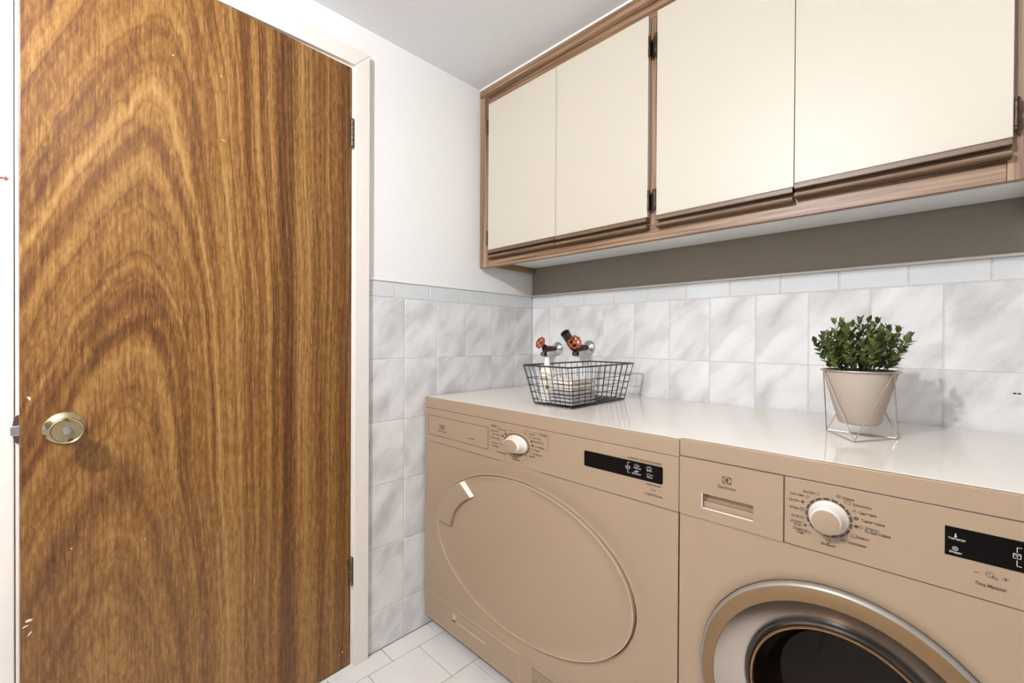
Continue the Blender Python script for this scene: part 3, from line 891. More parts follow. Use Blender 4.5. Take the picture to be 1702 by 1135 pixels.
icon_ring(mb, 0.9060, 0.7800, 0.0062, 0.0040, yds, 0.0007); icon_bar(mb, 0.9060, 0.7800, 0.9060, 0.7825, yds, 0.0006); icon_bar(mb, 0.9060, 0.7800, 0.9085, 0.7800, yds, 0.0006)
icon_poly(mb, [(0.868, 0.7640), (0.876, 0.7640), (0.881, 0.7680), (0.873, 0.7680)], yds, 0.0007); icon_bar(mb, 0.871, 0.766, 0.879, 0.766, yds); icon_bar(mb, 0.872, 0.764, 0.877, 0.768, yds)
icon_ring(mb, 0.9045, 0.7650, 0.0045, 0.0030, yds, 0.0007); icon_bar(mb, 0.910, 0.7652, 0.9160, 0.7652, yds, 0.0007); icon_bar(mb, 0.913, 0.7672, 0.913, 0.7632, yds, 0.0007)
build('display_icons', mb, 'display_print', dsp)['kind'] = 'stuff'
for body, x, z in (('Отсрочка', 0.8765, 0.7738), ('Время', 0.9065, 0.7742), ('Деликатная', 0.8745, 0.7605), ('Сигнал', 0.9075, 0.7595)):
    text_part('lettering', body, 0.0040, (x, z), 'display_print', dsp, yds, sx=1.0, align='CENTER')
text_part('lettering', 'INVERTER TECHNOLOGY 8KG', 0.0060, (0.8935, 0.7945), 'print', cp, ypr, sx=1.02, align='CENTER')
mb = MB(); icon_bar(mb, 0.8985, 0.7437, 0.9345, 0.7437, ypr, 0.0020)
icon_poly(mb, [(0.9105, 0.7355), (0.9105, 0.7305), (0.9160, 0.7330)], ypr, 0.0007)
icon_bar(mb, 0.9190, 0.7353, 0.9190, 0.7307, ypr, 0.0010); icon_bar(mb, 0.9215, 0.7353, 0.9215, 0.7307, ypr, 0.0010)
build('start_mark', mb, 'print', cp)['kind'] = 'stuff'
text_part('lettering', 'Старт/Пауза', 0.0066, (0.9165, 0.7215), 'print', cp, ypr, sx=1.10, align='CENTER')

# door: shallow dome with a raised rim
prof = [(0.999, -0.008), (0.999, 0.006), (0.995, 0.0080), (0.986, 0.0080), (0.979, 0.0066), (0.90, 0.0082), (0.7, 0.0105), (0.45, 0.0120), (0.2, 0.0126), (0.0005, 0.0128)]
ddoor = build('door', MB().lathe(prof, (dcx, YA + 0.0035, dcz), '-y', 128, sx=da, sy=db), 'appliance', dry, smooth=0.8)
build('rim_highlight', MB().lathe([(0.9985, 0.0055), (0.9965, 0.0092), (0.9925, 0.0092), (0.9905, 0.0078)], (dcx, YA + 0.0035, dcz), '-y', 128, sx=da, sy=db), 'appliance_rim', ddoor, smooth=1.0)  # thin paler bead; the edge highlight is put into its colour
# handle: raised curved grip at the upper left of the rim
mb = MB()
K = 24; A0, A1 = math.radians(131), math.radians(176)
rows = [(0.985, 0.006), (0.985, 0.0200), (0.965, 0.0225), (0.80, 0.0225), (0.772, 0.0205), (0.765, 0.008)]
vs = []
for k in range(K + 1):
    a = A0 + (A1 - A0) * k / K
    for r, h in rows: vs.append((dcx + da * r * math.cos(a), YA + 0.0035 - h, dcz + db * r * math.sin(a)))
nr = len(rows)
fs = [(k * nr + j, k * nr + j + 1, (k + 1) * nr + j + 1, (k + 1) * nr + j) for k in range(K) for j in range(nr - 1)]
fs += [tuple(range(nr)), tuple(K * nr + j for j in range(nr - 1, -1, -1))]
mb.add(vs, fs)
hnd = build('door_handle', mb, 'appliance', ddoor, bevel=0.0006, seg=1)
# pale end of the grip
a = A0 - 0.012
mb = MB()
vs = []
for aa in (A0 - 0.001, A0 - 0.045):
    for r, h in ((0.985, 0.007), (0.985, 0.0195), (0.772, 0.0195), (0.772, 0.009)):
        vs.append((dcx + da * r * math.cos(aa), YA + 0.0035 - h * (1.0 if aa == A0 - 0.001 else 0.55), dcz + db * r * math.sin(aa)))
mb.add(vs, [(0, 1, 2, 3), (4, 7, 6, 5), (0, 4, 5, 1), (1, 5, 6, 2), (2, 6, 7, 3), (3, 7, 4, 0)])
build('handle_end', mb, 'appliance_light', hnd, bevel=0.0005, seg=1)

# plinth: filter flap with grip slot, and the vent panel
pl0, pl1 = DZ0 + 0.010, 0.144
build('plinth', MB().box((DX0 + 0.001, YA, DZ0), (DX1 - 0.001, YA + 0.006, 0.1448)), 'appliance', dry, bevel=0.0015)
flap = build('filter_flap', MB().box((0.0285, YA - 0.0012, pl0), (0.4980, YA + 0.002, pl1)), 'appliance', dry, bevel=0.0008, seg=1)
build('flap_gap', frame_lines(dry, 0.0278, 0.4986, pl0 - 0.0007, pl1 + 0.0006, YA, 0.0014, 'seam'), 'appliance_rim', flap)
mb = MB()
sx0, sx1, sz0, sz1 = 0.186, 0.350, 0.1010, 0.1265
mb.box((sx0, YA - 0.0020, sz0), (sx1, YA - 0.0010, sz0 + 0.0045)).box((sx0, YA - 0.0020, sz0), (sx0 + 0.016, YA - 0.0010, sz1)).box((sx0, YA - 0.0016, sz1 - 0.0008), (sx1, YA - 0.0010, sz1))
build('grip_slot_edge', mb, 'appliance_rim', flap)
build('grip_slot', MB().box((sx0 + 0.016, YA - 0.0015, sz0 + 0.0045), (sx1, YA - 0.0009, sz1 - 0.0008)), 'appliance', flap)
vp = build('vent_panel', MB().box((0.5005, YA - 0.0012, pl0), (DX1 - 0.014, YA + 0.002, pl1)), 'appliance', dry, bevel=0.0008, seg=1)
build('vent_recess', MB().box((0.552, YA - 0.0015, 0.072), (0.905, YA - 0.001, 0.1345)), 'seam', vp)
sl = box_mesh('vent_slat_mesh', (0.353, 0.0022, 0.0030), 'appliance', 0.0004)
for i in range(13):
    shared('vent_slat', sl, vp, (0.7285, YA - 0.0022, 0.0742 + i * 0.0048))
# feet
for fx, fy in ((DX0 + 0.055, YA + 0.075), (DX1 - 0.055, YA + 0.075), (DX0 + 0.055, -0.07), (DX1 - 0.055, -0.07)):
    drop = 0.0065
    build('foot', MB().lathe([(0.020, -drop), (0.021, 0.004), (0.018, 0.012), (0.010, 0.014), (0.010, DZ0 + 0.001)], (fx, fy, 0.0), 'z', 20, cap0=True), 'grey_plastic', dry, smooth=True)
dry.location.z = 0.0065             # stands on its screw feet

# ---- washing machine (right)
WX0, WX1 = 0.9765, 1.5380
WTOP, WLIDB, WPB = 0.8675, 0.8298, 0.7075
was = thing('washing_machine', 'beige washing machine with a dark glass porthole door, under the potted plant', 'washing machine', (WX0, YA, 0.0))
yb = YA + 0.118
mb = MB().box((WX0, yb, 0.046), (WX1, -0.012, WLIDB - 0.002))
mb.box((WX0, YA + 0.004, 0.046), (WX0 + 0.004, yb, WLIDB - 0.002)).box((WX1 - 0.004, YA + 0.004, 0.046), (WX1, yb, WLIDB - 0.002))
mb.box((WX0 + 0.004, YA + 0.006, 0.046), (WX1 - 0.004, yb, 0.050)).box((WX0 + 0.004, YA + 0.013, WLIDB - 0.006), (WX1 - 0.004, yb, WLIDB - 0.002))
build('body', mb, 'appliance', was)
wcx, wcz = 1.2563, 0.4210
prof = [(0.996, 0.006), (0.998, 0.0012), (1.003, 0.0), (1.08, 0.0)]
build('front_panel', front_with_dish(wcx, wcz, 0.2325, 0.2325, WX0 + 0.001, WX1 - 0.001, 0.120, WPB - 0.0012, YA, prof, cap=False), 'appliance', was, smooth=1.2)
build('plinth', MB().box((WX0 + 0.001, YA, 0.046), (WX1 - 0.001, YA + 0.006, 0.1185)), 'appliance', was, bevel=0.0015)
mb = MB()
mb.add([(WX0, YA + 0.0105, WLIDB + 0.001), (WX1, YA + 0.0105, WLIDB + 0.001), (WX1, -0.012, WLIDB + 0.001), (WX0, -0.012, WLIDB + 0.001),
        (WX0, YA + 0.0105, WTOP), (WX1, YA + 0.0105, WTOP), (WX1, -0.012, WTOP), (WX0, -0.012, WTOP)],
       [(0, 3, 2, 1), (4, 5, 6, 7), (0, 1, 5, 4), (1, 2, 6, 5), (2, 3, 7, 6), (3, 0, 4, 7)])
build('worktop_lit', mb, 'worktop_lit', was, bevel=0.0012)
build('worktop_edge', MB().box((WX0, YA - 0.001, WLIDB + 0.001), (WX1, YA + 0.010, WTOP - 0.0002)), 'appliance', was, bevel=0.0014)
# control panel and detergent drawer
WDX = 1.1725
cp = build('control_panel', MB().box((WDX + 0.0010, YA - 0.0005, WPB), (WX1 - 0.0005, YA + 0.006, WLIDB - 0.0004)), 'appliance', was, bevel=0.0010, seg=2)
dw = build('detergent_drawer', MB(), 'appliance', was) if False else None
# drawer front with a real recessed grip
gx0, gx1, gz0, gz1 = 1.0262, 1.1220, 0.7325, 0.7610
y0, y1 = YA - 0.0030, YA + 0.006
X0, X1, Z0, Z1 = WX0 + 0.001, WDX - 0.0006, WPB, WLIDB - 0.0006
mb = MB()
xs = [X0, gx0, gx1, X1]; zs = [Z0, gz0, gz1, Z1]
vs = [(x, y0, z) for z in zs for x in xs]
fs = [(r * 4 + c, r * 4 + c + 1, (r + 1) * 4 + c + 1, (r + 1) * 4 + c) for r in range(3) for c in range(3) if not (r == 1 and c == 1)]
o = len(vs)
vs += [(X0, y1, Z0), (X1, y1, Z0), (X1, y1, Z1), (X0, y1, Z1)]
fs += [(0, 1, 2, 3, o + 1, o), (3, 7, 11, 15, o + 2, o + 1), (15, 14, 13, 12, o + 3, o + 2), (12, 8, 4, 0, o, o + 3)]
yr = YA + 0.012
o2 = len(vs)
vs += [(gx0 + 0.004, yr, gz0 + 0.002), (gx1 - 0.001, yr, gz0 + 0.002), (gx1 - 0.001, yr, gz1 - 0.001), (gx0 + 0.004, yr, gz1 - 0.001)]
fs += [(5, 6, o2 + 1, o2), (6, 10, o2 + 2, o2 + 1), (10, 9, o2 + 3, o2 + 2), (9, 5, o2, o2 + 3), (o2, o2 + 1, o2 + 2, o2 + 3)]
mb.add(vs, fs)
dw = build('detergent_drawer', mb, 'appliance', was)
mb = MB()
mb.box((gx0 - 0.0012, y0 - 0.0008, gz0 - 0.0022), (gx1, y0 + 0.001, gz0)).box((gx0 - 0.0016, y0 - 0.0008, gz0 - 0.0022), (gx0, y0 + 0.001, gz1))
build('grip_edge', mb, 'appliance_light', dw)
mb = MB().box((gx0, YA + 0.002, gz0 + 0.0002), (gx1, YA + 0.0115, gz0 + 0.0115))
build('grip_lip', mb, 'appliance', dw, bevel=0.001)
yl = y0 - 0.0004
logo(dw, 1.0735, 0.7985, 0.0172, 0.0148, yl)
text_part('lettering', 'Electrolux', 0.0088, (1.0735, 0.7835), 'print', dw, yl, sx=0.93, align='CENTER')
# seams
build('panel_gap', MB().box((WDX - 0.0008, YA - 0.0002, WPB), (WDX + 0.0012, YA + 0.001, WLIDB)), 'seam', was)
build('panel_gap', MB().box((WX0 + 0.001, YA - 0.0002, WPB - 0.0012), (WX1 - 0.001, YA + 0.001, WPB)), 'seam', was)
build('panel_gap', MB().box((WX0 + 0.001, YA - 0.0002, WLIDB - 0.0005), (WX1 - 0.001, YA + 0.001, WLIDB + 0.0012)), 'seam', was)
yp = YA - 0.0005; ypr = yp - 0.0006
kx, kz = 1.2398, 0.7722
dial_marks(cp, kx, kz, 0.0336, 0.0336, ypr, 17, 0.0036, True)
knob(cp, kx, kz, 1.0, 1.0, yp)
TX = [('Быстро', 1.2190, 0.8092, 'RIGHT'), ('Освежить', 1.2045, 0.8008, 'RIGHT'), ('Одеяло', 1.1970, 0.7898, 'RIGHT'), ('Шторы', 1.1970, 0.7763, 'RIGHT'), ('Шелк', 1.1970, 0.7617, 'RIGHT'),
      ('Детское', 1.2025, 0.7515, 'RIGHT'), ('Белье', 1.2025, 0.7462, 'RIGHT'), ('Отжим/', 1.2040, 0.7392, 'RIGHT'), ('Слив', 1.2040, 0.7338, 'RIGHT'), ('Вкл/Выкл', 1.2400, 0.7247, 'CENTER'),
      ('Хлопок', 1.2588, 0.8115, 'LEFT'), ('Хлопок Eco', 1.2733, 0.8038, 'LEFT'), ('Синтетика', 1.2807, 0.7925, 'LEFT'), ('Тонкие ткани', 1.2845, 0.7805, 'LEFT'), ('Шерсть/', 1.2895, 0.7692, 'LEFT'),
      ('Ручная стирка', 1.2895, 0.7640, 'LEFT'), ('Джинсы', 1.2770, 0.7510, 'LEFT'), ('Полоскание', 1.2655, 0.7385, 'LEFT')]
for body, x, z, al in TX:
    text_part('lettering', body, 0.0064, (x, z), 'print', cp, ypr, sx=0.72, align=al)
mb = MB()
for x, z in ((1.2235, 0.8095), (1.2538, 0.8125)): icon_ring(mb, x, z, 0.0030, 0.0030, ypr, 0.0006)
icon_bar(mb, 1.2235, 0.8095, 1.2260, 0.8095, ypr, 0.0005); icon_poly(mb, [(1.2523, 0.8130), (1.2553, 0.8130), (1.2538, 0.8112)], ypr, 0.0005)
icon_poly(mb, [(1.2068, 0.8010), (1.2085, 0.8032), (1.2105, 0.8025), (1.2105, 0.7990), (1.2078, 0.7985)], ypr, 0.0006)
mb.add([(1.1985, ypr, 0.7900), (1.2015, ypr, 0.7925), (1.2052, ypr, 0.7895), (1.2020, ypr, 0.7868)], [(0, 1, 2, 3)])
icon_poly(mb, [(1.1990, 0.7790), (1.2040, 0.7790), (1.2040, 0.7738), (1.1990, 0.7738)], ypr, 0.0007); icon_bar(mb, 1.1990, 0.776, 1.2040, 0.776, ypr)
icon_poly(mb, [(1.1985, 0.7635), (1.2040, 0.7640), (1.2035, 0.7600), (1.1998, 0.7592)], ypr, 0.0006); icon_bar(mb, 1.2, 0.763, 1.203, 0.76, ypr)
mb.lathe([(0.0022, 0.0), (0.0001, 0.0001)], (1.2062, ypr, 0.7490), '-y', 12)
icon_ring(mb, 1.2072, 0.7382, 0.0024, 0.0024, ypr, 0.0006); icon_ring(mb, 1.2072, 0.7382, 0.0012, 0.0012, ypr, 0.0005)
icon_poly(mb, [(1.2105, 0.7392), (1.2155, 0.7392), (1.2140, 0.7362), (1.2120, 0.7362)], ypr, 0.0006); icon_bar(mb, 1.213, 0.7362, 1.213, 0.7345, ypr)
icon_ring(mb, 1.2400, 0.7315, 0.0034, 0.0034, ypr, 0.0005); icon_bar(mb, 1.2400, 0.7300, 1.2400, 0.7330, ypr, 0.0006)
icon_poly(mb, [(1.2615, 0.8055), (1.2640, 0.8080), (1.2695, 0.8080), (1.2695, 0.8030), (1.2640, 0.8030)], ypr, 0.0006)
icon_poly(mb, [(1.2730, 0.7925), (1.2752, 0.7962), (1.2785, 0.7925)], ypr, 0.0006)
icon_ring(mb, 1.2780, 0.7820, 0.0030, 0.0030, ypr, 0.0012); icon_bar(mb, 1.2755, 0.7820, 1.2805, 0.7820, ypr, 0.0012)
mb.lathe([(0.0034, 0.0), (0.0001, 0.0001)], (1.2780, ypr, 0.7685), '-y', 16, sy=0.8)
icon_poly(mb, [(1.2825, 0.7705), (1.2850, 0.7715), (1.2870, 0.7690), (1.2855, 0.7665), (1.2828, 0.7665)], ypr, 0.0006)
icon_poly(mb, [(1.2715, 0.7540), (1.2750, 0.7540), (1.2755, 0.7485), (1.2735, 0.7500), (1.2712, 0.7485)], ypr, 0.0006)
icon_poly(mb, [(1.2575, 0.7415), (1.2635, 0.7415), (1.2635, 0.7375), (1.2575, 0.7375)], ypr, 0.0006); icon_bar(mb, 1.2585, 0.7392, 1.2625, 0.7392, ypr, 0.0010)
build('dial_icons', mb, 'print', cp)['kind'] = 'stuff'
dsp = build('display', MB().box((1.3832, yp - 0.0006, 0.7600), (1.5060, yp + 0.001, 0.8030)), 'black_gloss', cp)
yds = yp - 0.0009
mb = MB()
X0 = 1.4545
icon_bar(mb, X0, 0.7935, X0, 0.7865, yds, 0.0008); icon_bar(mb, X0, 0.7935, X0 + 0.0045, 0.7935, yds, 0.0008)
icon_bar(mb, X0, 0.7755, X0, 0.7675, yds, 0.0008); icon_bar(mb, X0, 0.7675, X0 + 0.0045, 0.7675, yds, 0.0008)
icon_poly(mb, [(X0 - 0.0035, 0.7845), (X0 + 0.0035, 0.7845), (X0 + 0.0035, 0.7780), (X0 - 0.0035, 0.7780)], yds, 0.0007); icon_bar(mb, X0 - 0.0035, 0.7825, X0 + 0.0035, 0.7825, yds, 0.0006); icon_bar(mb, X0, 0.7825, X0, 0.7795, yds, 0.0006)
mb.lathe([(0.0014, 0.0), (0.0001, 0.0001)], (1.3945, yds, 0.7895), '-y', 12); icon_bar(mb, 1.3945, 0.7895, 1.3945, 0.7940, yds, 0.0013)
icon_ring(mb, 1.3942, 0.7715, 0.0031, 0.0031, yds, 0.0006); icon_ring(mb, 1.3942, 0.7715, 0.0014, 0.0014, yds, 0.0005)
build('display_icons', mb, 'display_print', dsp)['kind'] = 'stuff'
text_part('lettering', 'Температура', 0.0042, (1.3958, 0.7858), 'display_print', dsp, yds, sx=0.66, align='CENTER')
text_part('lettering', 'Отжим', 0.0042, (1.3945, 0.7658), 'display_print', dsp, yds, sx=0.95, align='CENTER')
mb = MB()
icon_bar(mb, 1.4130, 0.7447, 1.4187, 0.7447, ypr, 0.0008)
icon_bar(mb, 1.4413, 0.7447, 1.4475, 0.7447, ypr, 0.0009); icon_bar(mb, 1.4444, 0.7472, 1.4444, 0.7422, ypr, 0.0009)
icon_ring(mb, 1.4292, 0.7458, 0.0042, 0.0042, ypr, 0.0006); icon_bar(mb, 1.4292, 0.7458, 1.4292, 0.7485, ypr, 0.0006); icon_bar(mb, 1.4292, 0.7458, 1.4268, 0.7452, ypr, 0.0006)
icon_poly(mb, [(1.4310, 0.7440), (1.4335, 0.7442), (1.4365, 0.7428), (1.4365, 0.7408), (1.4335, 0.7405)], ypr, 0.0006)
build('time_marks', mb, 'print', cp)['kind'] = 'stuff'
text_part('lettering', 'Time Manager', 0.0072, (1.4300, 0.7290), 'print', cp, ypr, sx=0.74, align='CENTER')
text_part('lettering', 'Старт/Пауза', 0.0064, (1.4900, 0.7290), 'print', cp, ypr, sx=0.93, align='CENTER')

# porthole door
dr = build('porthole_door', MB().lathe([(0.2310, -0.003), (0.2316, 0.004), (0.2290, 0.0085), (0.2255, 0.0100)], (wcx, YA, wcz), '-y', 128), 'ring_edge', was, smooth=0.9)
build('door_ring', MB().lathe([(0.2255, 0.0100), (0.2200, 0.0120), (0.2060, 0.0150), (0.2022, 0.0150), (0.2012, 0.0138)], (wcx, YA, wcz), '-y', 128), 'door_ring', dr, smooth=True)
build('inner_cone', MB().lathe([(0.2012, 0.0138), (0.1930, 0.004), (0.1800, -0.008), (0.1650, -0.020), (0.1525, -0.028)], (wcx, YA, wcz), '-y', 128), 'satin_cone', dr, smooth=True)
build('glass_frame', MB().lathe([(0.1535, -0.029), (0.1515, -0.022), (0.1480, -0.020), (0.1440, -0.023), (0.1420, -0.030)], (wcx, YA, wcz), '-y', 128), 'gasket', dr, smooth=True)
build('glass_highlight', MB().lathe([(0.1448, -0.0215), (0.1435, -0.0185), (0.1405, -0.0190), (0.1390, -0.0250)], (wcx, YA, wcz), '-y', 128), 'highlight_bronze', dr, smooth=True)  # added ring; its bronze colour stands for the highlight along the glass
build('glass_bowl', MB().lathe([(0.1425, -0.028), (0.1390, -0.024), (0.1340, -0.032), (0.1270, -0.052), (0.1200, -0.076), (0.1080, -0.092), (0.0800, -0.100), (0.0400, -0.103), (0.0005, -0.104)], (wcx, YA, wcz), '-y', 128), 'glass_dark', dr, smooth=True)
for fx, fy in ((WX0 + 0.055, YA + 0.05), (WX1 - 0.055, YA + 0.05), (WX0 + 0.055, -0.07), (WX1 - 0.055, -0.07)):
    build('foot', MB().lathe([(0.020, 0.0), (0.021, 0.004), (0.018, 0.012), (0.010, 0.014), (0.010, 0.047)], (fx, fy, 0.0), 'z', 20, cap0=True), 'dark_plastic', was, smooth=True)

# ------------------------------------------------------------------ tops: height helpers
def top_z(x, y):
    return DTOP + 0.0065 if x < 0.975 else WTOP

# ------------------------------------------------------------------ wire basket and what it holds
BX0, BX1, BY0, BY1 = 0.414, 0.572, -0.452, -0.135       # footprint
RX0, RX1, RY0, RY1 = 0.392, 0.586, -0.484, -0.094       # rim
BH = 0.128
zb = top_z(0.5, -0.31) + 0.0002
bk = thing('wire_basket', 'black wire basket standing on the tumble dryer', 'basket', (0.505, -0.311, zb))
WR = 0.00125
def lerp(a, b, t): return a + (b - a) * t
def bpt(u, v, t):       # u, v in 0..1 across the basket, t height fraction
    return (lerp(lerp(BX0, BX1, u), lerp(RX0, RX1, u), t), lerp(lerp(BY0, BY1, v), lerp(RY0, RY1, v), t), zb + WR + BH * t)
def rrect(t, r, k=4):
    pts = []
    c = [bpt(0, 0, t), bpt(1, 0, t), bpt(1, 1, t), bpt(0, 1, t)]
    z = c[0][2]
    x0, x1, y0, y1 = c[0][0], c[1][0], c[0][1], c[2][1]
    for cx, cy, a0 in ((x1 - r, y1 - r, 0), (x0 + r, y1 - r, PI / 2), (x0 + r, y0 + r, PI), (x1 - r, y0 + r, 3 * PI / 2)):
        for i in range(k + 1):
            a = a0 + PI / 2 * i / k
            pts.append((cx + r * math.cos(a), cy + r * math.sin(a), z))
    return pts
build('rim', MB().tube(rrect(1.0, 0.012), 0.0026, 8, closed=True), 'black_wire', bk, smooth=True)
for t in (0.02, 0.13, 0.31, 0.49, 0.68):
    build('hoop_wire', MB().tube(rrect(t, 0.010), WR, 6, closed=True), 'black_wire', bk, smooth=True)
NX, NY = 8, 10
for i in range(NX + 1):
    u = 0.03 + 0.94 * i / NX
    pts = [bpt(u, 0, 1), bpt(u, 0, 0.04), bpt(u, 0.02, 0.0), bpt(u, 0.98, 0.0), bpt(u, 1, 0.04), bpt(u, 1, 1)]
    build('upright_wire', MB().tube(pts, WR, 6), 'black_wire', bk, smooth=True)
for i in range(NY + 1):
    v = 0.03 + 0.94 * i / NY
    pts = [bpt(0, v, 1), bpt(0, v, 0.04), bpt(0.03, v, 0.012), bpt(0.97, v, 0.012), bpt(1, v, 0.04), bpt(1, v, 1)]
    build('upright_wire', MB().tube(pts, WR, 6), 'black_wire', bk, smooth=True)

# folded towels
def folded_towel(name, label, x0, x1, y0, y1, z0, layers, lh, mat, group):
    t = thing(name, label, 'towel', ((x0 + x1) / 2, (y0 + y1) / 2, z0), group)
    for k in range(layers):
        zz = z0 + k * lh
        mb = MB()
        n = 10
        # a sheet wrapped over itself: rounded fold along the +x side
        r = lh / 2
        prof = [(x0 + 0.002, zz + 0.001), (x1 - r, zz + 0.0008)]
        for i in range(7):
            a = -PI / 2 + PI * i / 6
            prof.append((x1 - r + r * math.cos(a), zz + r + (r - 0.0006) * math.sin(a)))
        prof += [(x0 + 0.002, zz + lh - 0.0010), (x0, zz + lh / 2)]
        m = len(prof)
        vs = []
        for j in range(n + 1):
            y = lerp(y0, y1, j / n)
            e = 0.0015 * (1 if j in (0, n) else 0)
            for (x, z) in prof:
                vs.append((x + random.uniform(-0.0008, 0.0008), y, z + (e if z < zz + r else -e) + 0.0005 * math.sin(j * 1.7 + k)))
        fs = [(j * m + i, j * m + (i + 1) % m, (j + 1) * m + (i + 1) % m, (j + 1) * m + i) for j in range(n) for i in range(m)]
        fs += [tuple(range(m)), tuple(n * m + i for i in range(m))]
        mb.add(vs, fs)
        build('fold', mb, mat, t, smooth=1.0)
    return t
zf = zb + 0.0062
folded_towel('folded_towel', 'grey folded towel lying on the bottom of the wire basket', 0.474, 0.564, -0.440, -0.310, zf, 4, 0.0112, 'towel_grey', 'folded towels in the wire basket')
folded_towel('folded_towel', 'cream folded towel on top of the grey towel in the basket', 0.476, 0.564, -0.438, -0.314, zf + 0.0455, 2, 0.0195, 'towel_cream', 'folded towels in the wire basket')

# bottle behind the towels on the left of the basket
bx, by = 0.4385, -0.250
bx, by = 0.4445, -0.418
bo = thing('soap_bottle', 'cream plastic bottle with a small label, standing in the wire basket', 'bottle', (bx, by, zf))
BHt = 0.118
prof = [(0.0001, 0.0), (0.021, 0.0), (0.0235, 0.003), (0.0240, 0.010), (0.0240, 0.092), (0.0225, 0.104), (0.016, 0.112), (0.0100, 0.116), (0.0085, 0.120)]
build('bottle_body', MB().lathe(prof, (bx, by, zf), 'z', 36, cap1=True), 'bottle', bo, smooth=True)
build('bottle_cap', MB().lathe([(0.0090, 0.1195), (0.0098, 0.1205), (0.0098, 0.134), (0.0080, 0.140), (0.0065, 0.148), (0.0001, 0.149)], (bx, by, zf), 'z', 28, cap0=True), 'bottle', bo, smooth=True)
def wrap(name, a0, a1, z0, z1, r, mat):
    mb = MB(); K = 12
    vs = []
    for k in range(K + 1):
        a = a0 + (a1 - a0) * k / K
        for z in (z0, z1): vs.append((bx + r * math.cos(a), by + r * math.sin(a), zf + z))
    mb.add(vs, [(2 * k, 2 * k + 2, 2 * k + 3, 2 * k + 1) for k in range(K)])
    return build(name, mb, mat, bo, smooth=True)
wrap('label', math.radians(-110), math.radians(10), 0.020, 0.088, 0.0243, 'bottle_label')
wrap('label_band', math.radians(-110), math.radians(-45), 0.073, 0.088, 0.0246, 'label_tan')
wrap('label_motif', math.radians(-62), math.radians(-42), 0.045, 0.058, 0.0246, 'label_green')

# ------------------------------------------------------------------ plant in its geometric stand
PX, PY = 1.2490, -0.3105
pz = top_z(PX, PY) + 0.0003
stand = thing('plant_stand', 'geometric wire stand of thin copper rods holding the white pot', 'plant stand', (PX, PY, pz))
SR = 0.0013
R0, R1, SH = 0.0735, 0.0690, 0.1465
base = [(PX + R0 * math.cos(math.radians(a)), PY + R0 * math.sin(math.radians(a)), pz + SR) for a in (-90, 30, 150)]
tops = [(PX + R1 * math.cos(math.radians(a)), PY + R1 * math.sin(math.radians(a)), pz + SH) for a in (-30, 90, 210)]
for i in range(3): build('base_rod', MB().tube([base[i], base[(i + 1) % 3]], SR, 8), 'stand_wire', stand, smooth=True)
for a, b in ((0, 0), (0, 2), (1, 0), (1, 1), (2, 1), (2, 2)):
    build('slanted_rod', MB().tube([base[a], tops[b]], SR, 8), 'stand_wire', stand, smooth=True)
build('top_ring', MB().tube([(PX + R1 * math.cos(2 * PI * i / 48), PY + R1 * math.sin(2 * PI * i / 48), pz + SH) for i in range(48)], 0.0019, 8, closed=True), 'stand_wire', stand, smooth=True)

pot0 = pz + 0.030
plant = thing('potted_plant', 'small bushy green plant in a matte white conical pot', 'potted plant', (PX, PY, pot0))
PH = 0.1180
prof = [(0.0001, 0.0), (0.034, 0.0), (0.0375, 0.003), (0.0665, PH - 0.002), (0.0668, PH), (0.0625, PH), (0.0600, PH - 0.010), (0.0580, PH - 0.016)]
build('pot', MB().lathe(prof, (PX, PY, pot0), 'z', 64), 'pot', plant, smooth=0.9)
build('soil', MB().lathe([(0.0595, -0.0005), (0.050, 0.002), (0.03, 0.003), (0.0001, 0.004)], (PX, PY, pot0 + PH - 0.014), 'z', 32), 'soil', plant, smooth=True)

def leaf_geo(L, W):
    """pointed oval leaf with a fold along the midrib, thin but solid look; along +x"""
    prof = [(0.0, 0.06), (0.15, 0.55), (0.38, 1.0), (0.62, 0.88), (0.84, 0.45), (1.0, 0.0)]
    vs = []; fs = []
    for t, w in prof:
        x = t * L; droop = -0.18 * L * t * t
        vs += [(x, -w * W / 2, droop + 0.16 * W * w), (x, 0, droop), (x, w * W / 2, droop + 0.16 * W * w)]
    for i in range(len(prof) - 1):
        a, b = 3 * i, 3 * i + 3
        fs += [(a, b, b + 1, a + 1), (a + 1, b + 1, b + 2, a + 2)]
    return vs, fs
lv, lf = leaf_geo(0.0205, 0.0108)
leaf_me = bpy.data.meshes.new('leaf_mesh'); leaf_me.from_pydata(lv, [], lf); leaf_me.materials.append(M['leaf']); leaf_me.shade_smooth()
rng = random.Random(21)
leaves = []
stems = MB()
NS = 50
